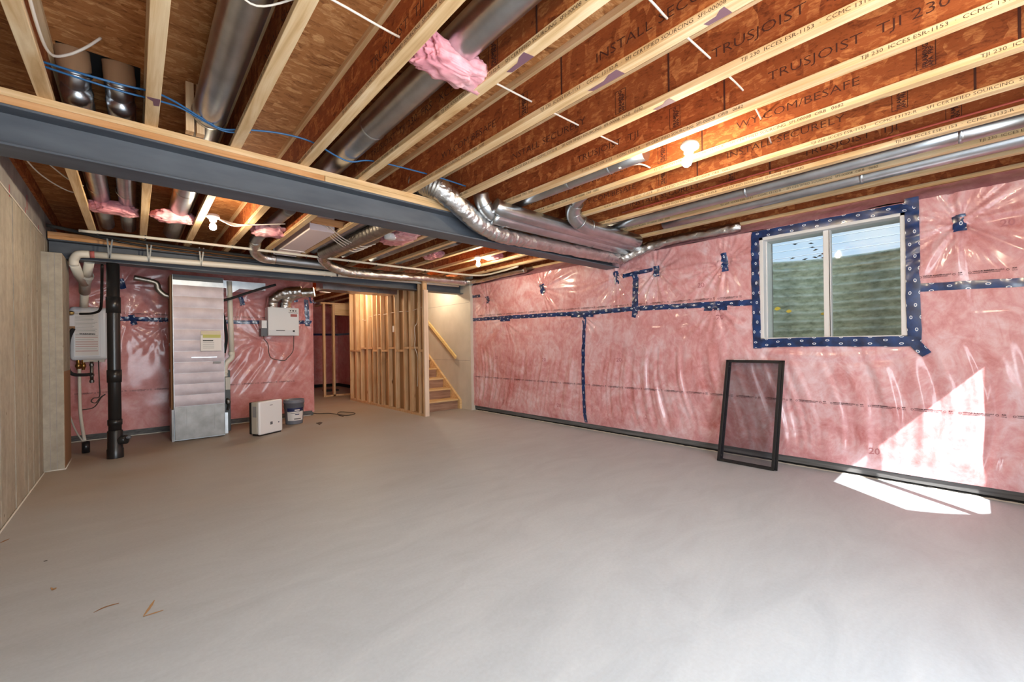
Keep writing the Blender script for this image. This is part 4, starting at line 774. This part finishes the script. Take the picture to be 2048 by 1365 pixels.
cable('dark extension cord lying on the floor before the stud wall', [(2.42, 8.2, .006), (2.5, 8.05, .006), (2.646, 7.939, .006), (2.757, 7.502, .006), (2.9, 7.5, .006), (2.971, 7.593, .006), (2.96, 7.75, .006), (2.84, 7.98, .006), (2.7, 7.7, .006), (2.69, 7.4, .006)], .007, 'cord_dark', 'extension_cord')
tag(MB().prism([aZ(x, y, .002) for x, y in ((632, 847), (640, 845), (645, 846), (640, 850))], (0, 0, .004)).build('floor_scrap', G('cord_dark')), 'small dark scrap lying on the floor by the pail', 'scrap')

# ------------------------------------------------------------------ window screens leaning on the pink wall
for i, (dx, dy, lb) in enumerate(((0, 0, 'black framed window screen leaning in front against the pink wall'), (.028, -.018, 'black framed window screen leaning behind another at the pink wall'))):
    sc = thing('window_screen', lb, 'screen', (4.405 + dx, 1.53 + dy, 0), 'leaning window screens')
    A, Bv = Vector((4.405 + dx, 1.263 + dy, .0)), Vector((0, .515, 0)); U = Vector((.275, 0, 1.02)); nrm = U.normalized().cross(Vector((0, 1, 0))).normalized(); un = U.normalized()
    w = .026
    for a, b in ((A + un * w / 2, A + Bv + un * w / 2), (A + U - un * w / 2, A + U + Bv - un * w / 2)): MB().bar(a, b, w, .012, nrm).build('frame_bar', G('frame_black'), sc, .002, 1)
    for y_ in (w / 2, .515 - w / 2): MB().bar(A + Vector((0, y_, 0)), A + U + Vector((0, y_, 0)), w, .012, nrm).build('frame_bar', G('frame_black'), sc, .002, 1)
    if i == 0:
        MB().poly([A + nrm * 0, A + Bv, A + U + Bv, A + U]).build('mesh', G('screen_mesh'), sc)
        MB().bar(A + U + Vector((-.004, .44, -.006)), A + U + Vector((-.004, .33, -.006)), .003, .02, un).build('sticker', G('paper_white'), sc)
        for t_ in (.06, .93): MB().lathe(A + U * t_ + Vector((-.01, .475, 0)), [(.008, 0), (.008, .006), (.001, .006)], 10, (-1, 0, .2)).build('pull_tab', G('frame_black'), sc)

# ------------------------------------------------------------------ stud wall, stairs
sw_ = thing('stud_wall', 'open framed stud wall beside the stairs', 'stud wall', (3.745, 6.3, 0)); x0, x1 = 3.69, 3.774
def stud(y, z0=.038, z1=2.44, w=.038): box(x0, x1, y, y + w, z0, z1).build('stud', G('stud_wood'), sw_, .002, 1)
box(x0, x1, 6.36, 9.7, 0, .038).build('bottom_plate', G('stud_wood'), sw_); box(x0, x1, 6.36, 9.7, 2.44, 2.478).build('top_plate', G('stud_wood'), sw_)
YS = [6.365, 6.52, 6.80, 6.84, 7.06, 7.40, 7.70, 8.02, 8.20, 8.42, 8.68, 8.72, 9.05, 9.30, 9.34, 9.66]
for y_ in YS: stud(y_)
for i, (a, b) in enumerate(zip(YS[:-1], YS[1:])):
    if b - a > .1: box(x0, x1, a + .039, b - .001, 1.12 + .05 * (i % 2), 1.158 + .05 * (i % 2)).build('block', G('stud_wood'), sw_)
tag(box(x0 + .003, x1 + .002, 6.335, 6.362, 0, 2.19).build('end_post', G('post_wood'), None, .002), 'pale end post capping the stud wall by the stairs', 'post')
cable('white cable looping down inside the stud wall near post', [(3.74, 6.6, 2.3), (3.73, 6.62, 1.7), (3.69, 6.66, 1.55), (3.72, 6.7, 1.35), (3.69, 6.66, 1.2), (3.72, 6.62, 1.0), (3.72, 6.64, .5)], .007, 'cable_white'); cable('white cable stapled across the studs high up', [(3.74, 9.2, 1.86), (3.73, 8.9, 1.80), (3.74, 8.7, 1.86), (3.72, 8.3, 1.88), (3.74, 8.0, 1.87), (3.74, 7.4, 1.88), (3.74, 6.9, 1.86), (3.74, 6.5, 1.9)], .006, 'cable_white')
tag(box(3.72, 3.76, 7.52, 7.58, 1.50, 1.62).build('switch_box', G('paper_white')), 'small white electrical box fixed inside the stud wall', 'box'); cable('black drain pipe bracing low inside the stud wall', [(3.80, 8.5, .3), (3.80, 8.5, .55), (3.80, 8.3, .72), (3.80, 7.9, .95)], .025, 'abs_black', 'drain_pipe')
stc = thing('staircase', 'wooden staircase rising behind the stud wall along drywall', 'stairs', (4.25, 6.72, 0)); RZ, RN, SX0, SX1 = .19, .255, 3.80, 4.64
for i in range(9):
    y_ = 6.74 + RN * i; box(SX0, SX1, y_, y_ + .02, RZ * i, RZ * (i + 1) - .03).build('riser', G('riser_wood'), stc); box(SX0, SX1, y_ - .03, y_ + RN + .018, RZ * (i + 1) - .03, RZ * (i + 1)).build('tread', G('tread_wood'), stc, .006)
ys, ye = 6.74, 6.74 + RN * 9
sk = MB().prism([(4.645, ys - .06, 0), (4.645, ys - .06, .16), (4.645, ye - .06, .16 + RZ * 9), (4.645, ye, 0)], (.035, 0, 0)).build('stringer', G('tread_wood'), stc)
MB().bar((4.665, ys - .065, 0), (4.665, ys - .065, .17), .045, .016, (0, 1, 0)).bar((4.665, ys - .065, .168), (4.665, ye - .065, .168 + RZ * 9), .045, .016).build('stringer_trim', G('tread_wood'), sk)
struct(box(3.776, 3.79, 6.40, 9.7, 0, 2.44).build('wall_stairs_side', G('board_back')))
hr = thing('handrail', 'pale wooden handrail slanting up the drywall beside stairs', 'handrail', (4.65, 6.78, .98)); MB().bar((4.635, 6.765, .985), (4.635, 8.95, .985 + .7225 * 2.185), .035, .06).build('rail', G('rail_wood'), hr, .006)
for t_ in (.1, .9): MB().bar((4.635, 6.765 + 2.185 * t_, .955 + 1.5787 * t_), (4.69, 6.765 + 2.185 * t_, .92 + 1.5787 * t_), .02, .02).build('bracket', G('steel_strap'), hr)
# far partition
pt = thing('far_partition', 'far open stud partition with door opening in the hall', 'stud wall', (3.6, 10.8, 0))
for x_ in (3.45, 3.68, 4.13): box(x_, x_ + .05, 10.75, 10.84, 0, 2.3).build('stud', G('stud_wood'), pt)
box(3.4, 4.3, 10.75, 10.84, 2.3, 2.34).build('top_plate', G('stud_wood'), pt); box(3.5, 4.3, 10.75, 10.84, 0, .038).build('bottom_plate', G('stud_wood'), pt); box(3.73, 4.13, 10.74, 10.85, 2.03, 2.3).build('header', G('plank_wood'), pt)
tag(box(3.9, 4.25, 12.0, 12.3, 0, .05).build('floor_clutter', G('rubber_black')), 'low dark heap on the hall floor beyond the partition', 'clutter')
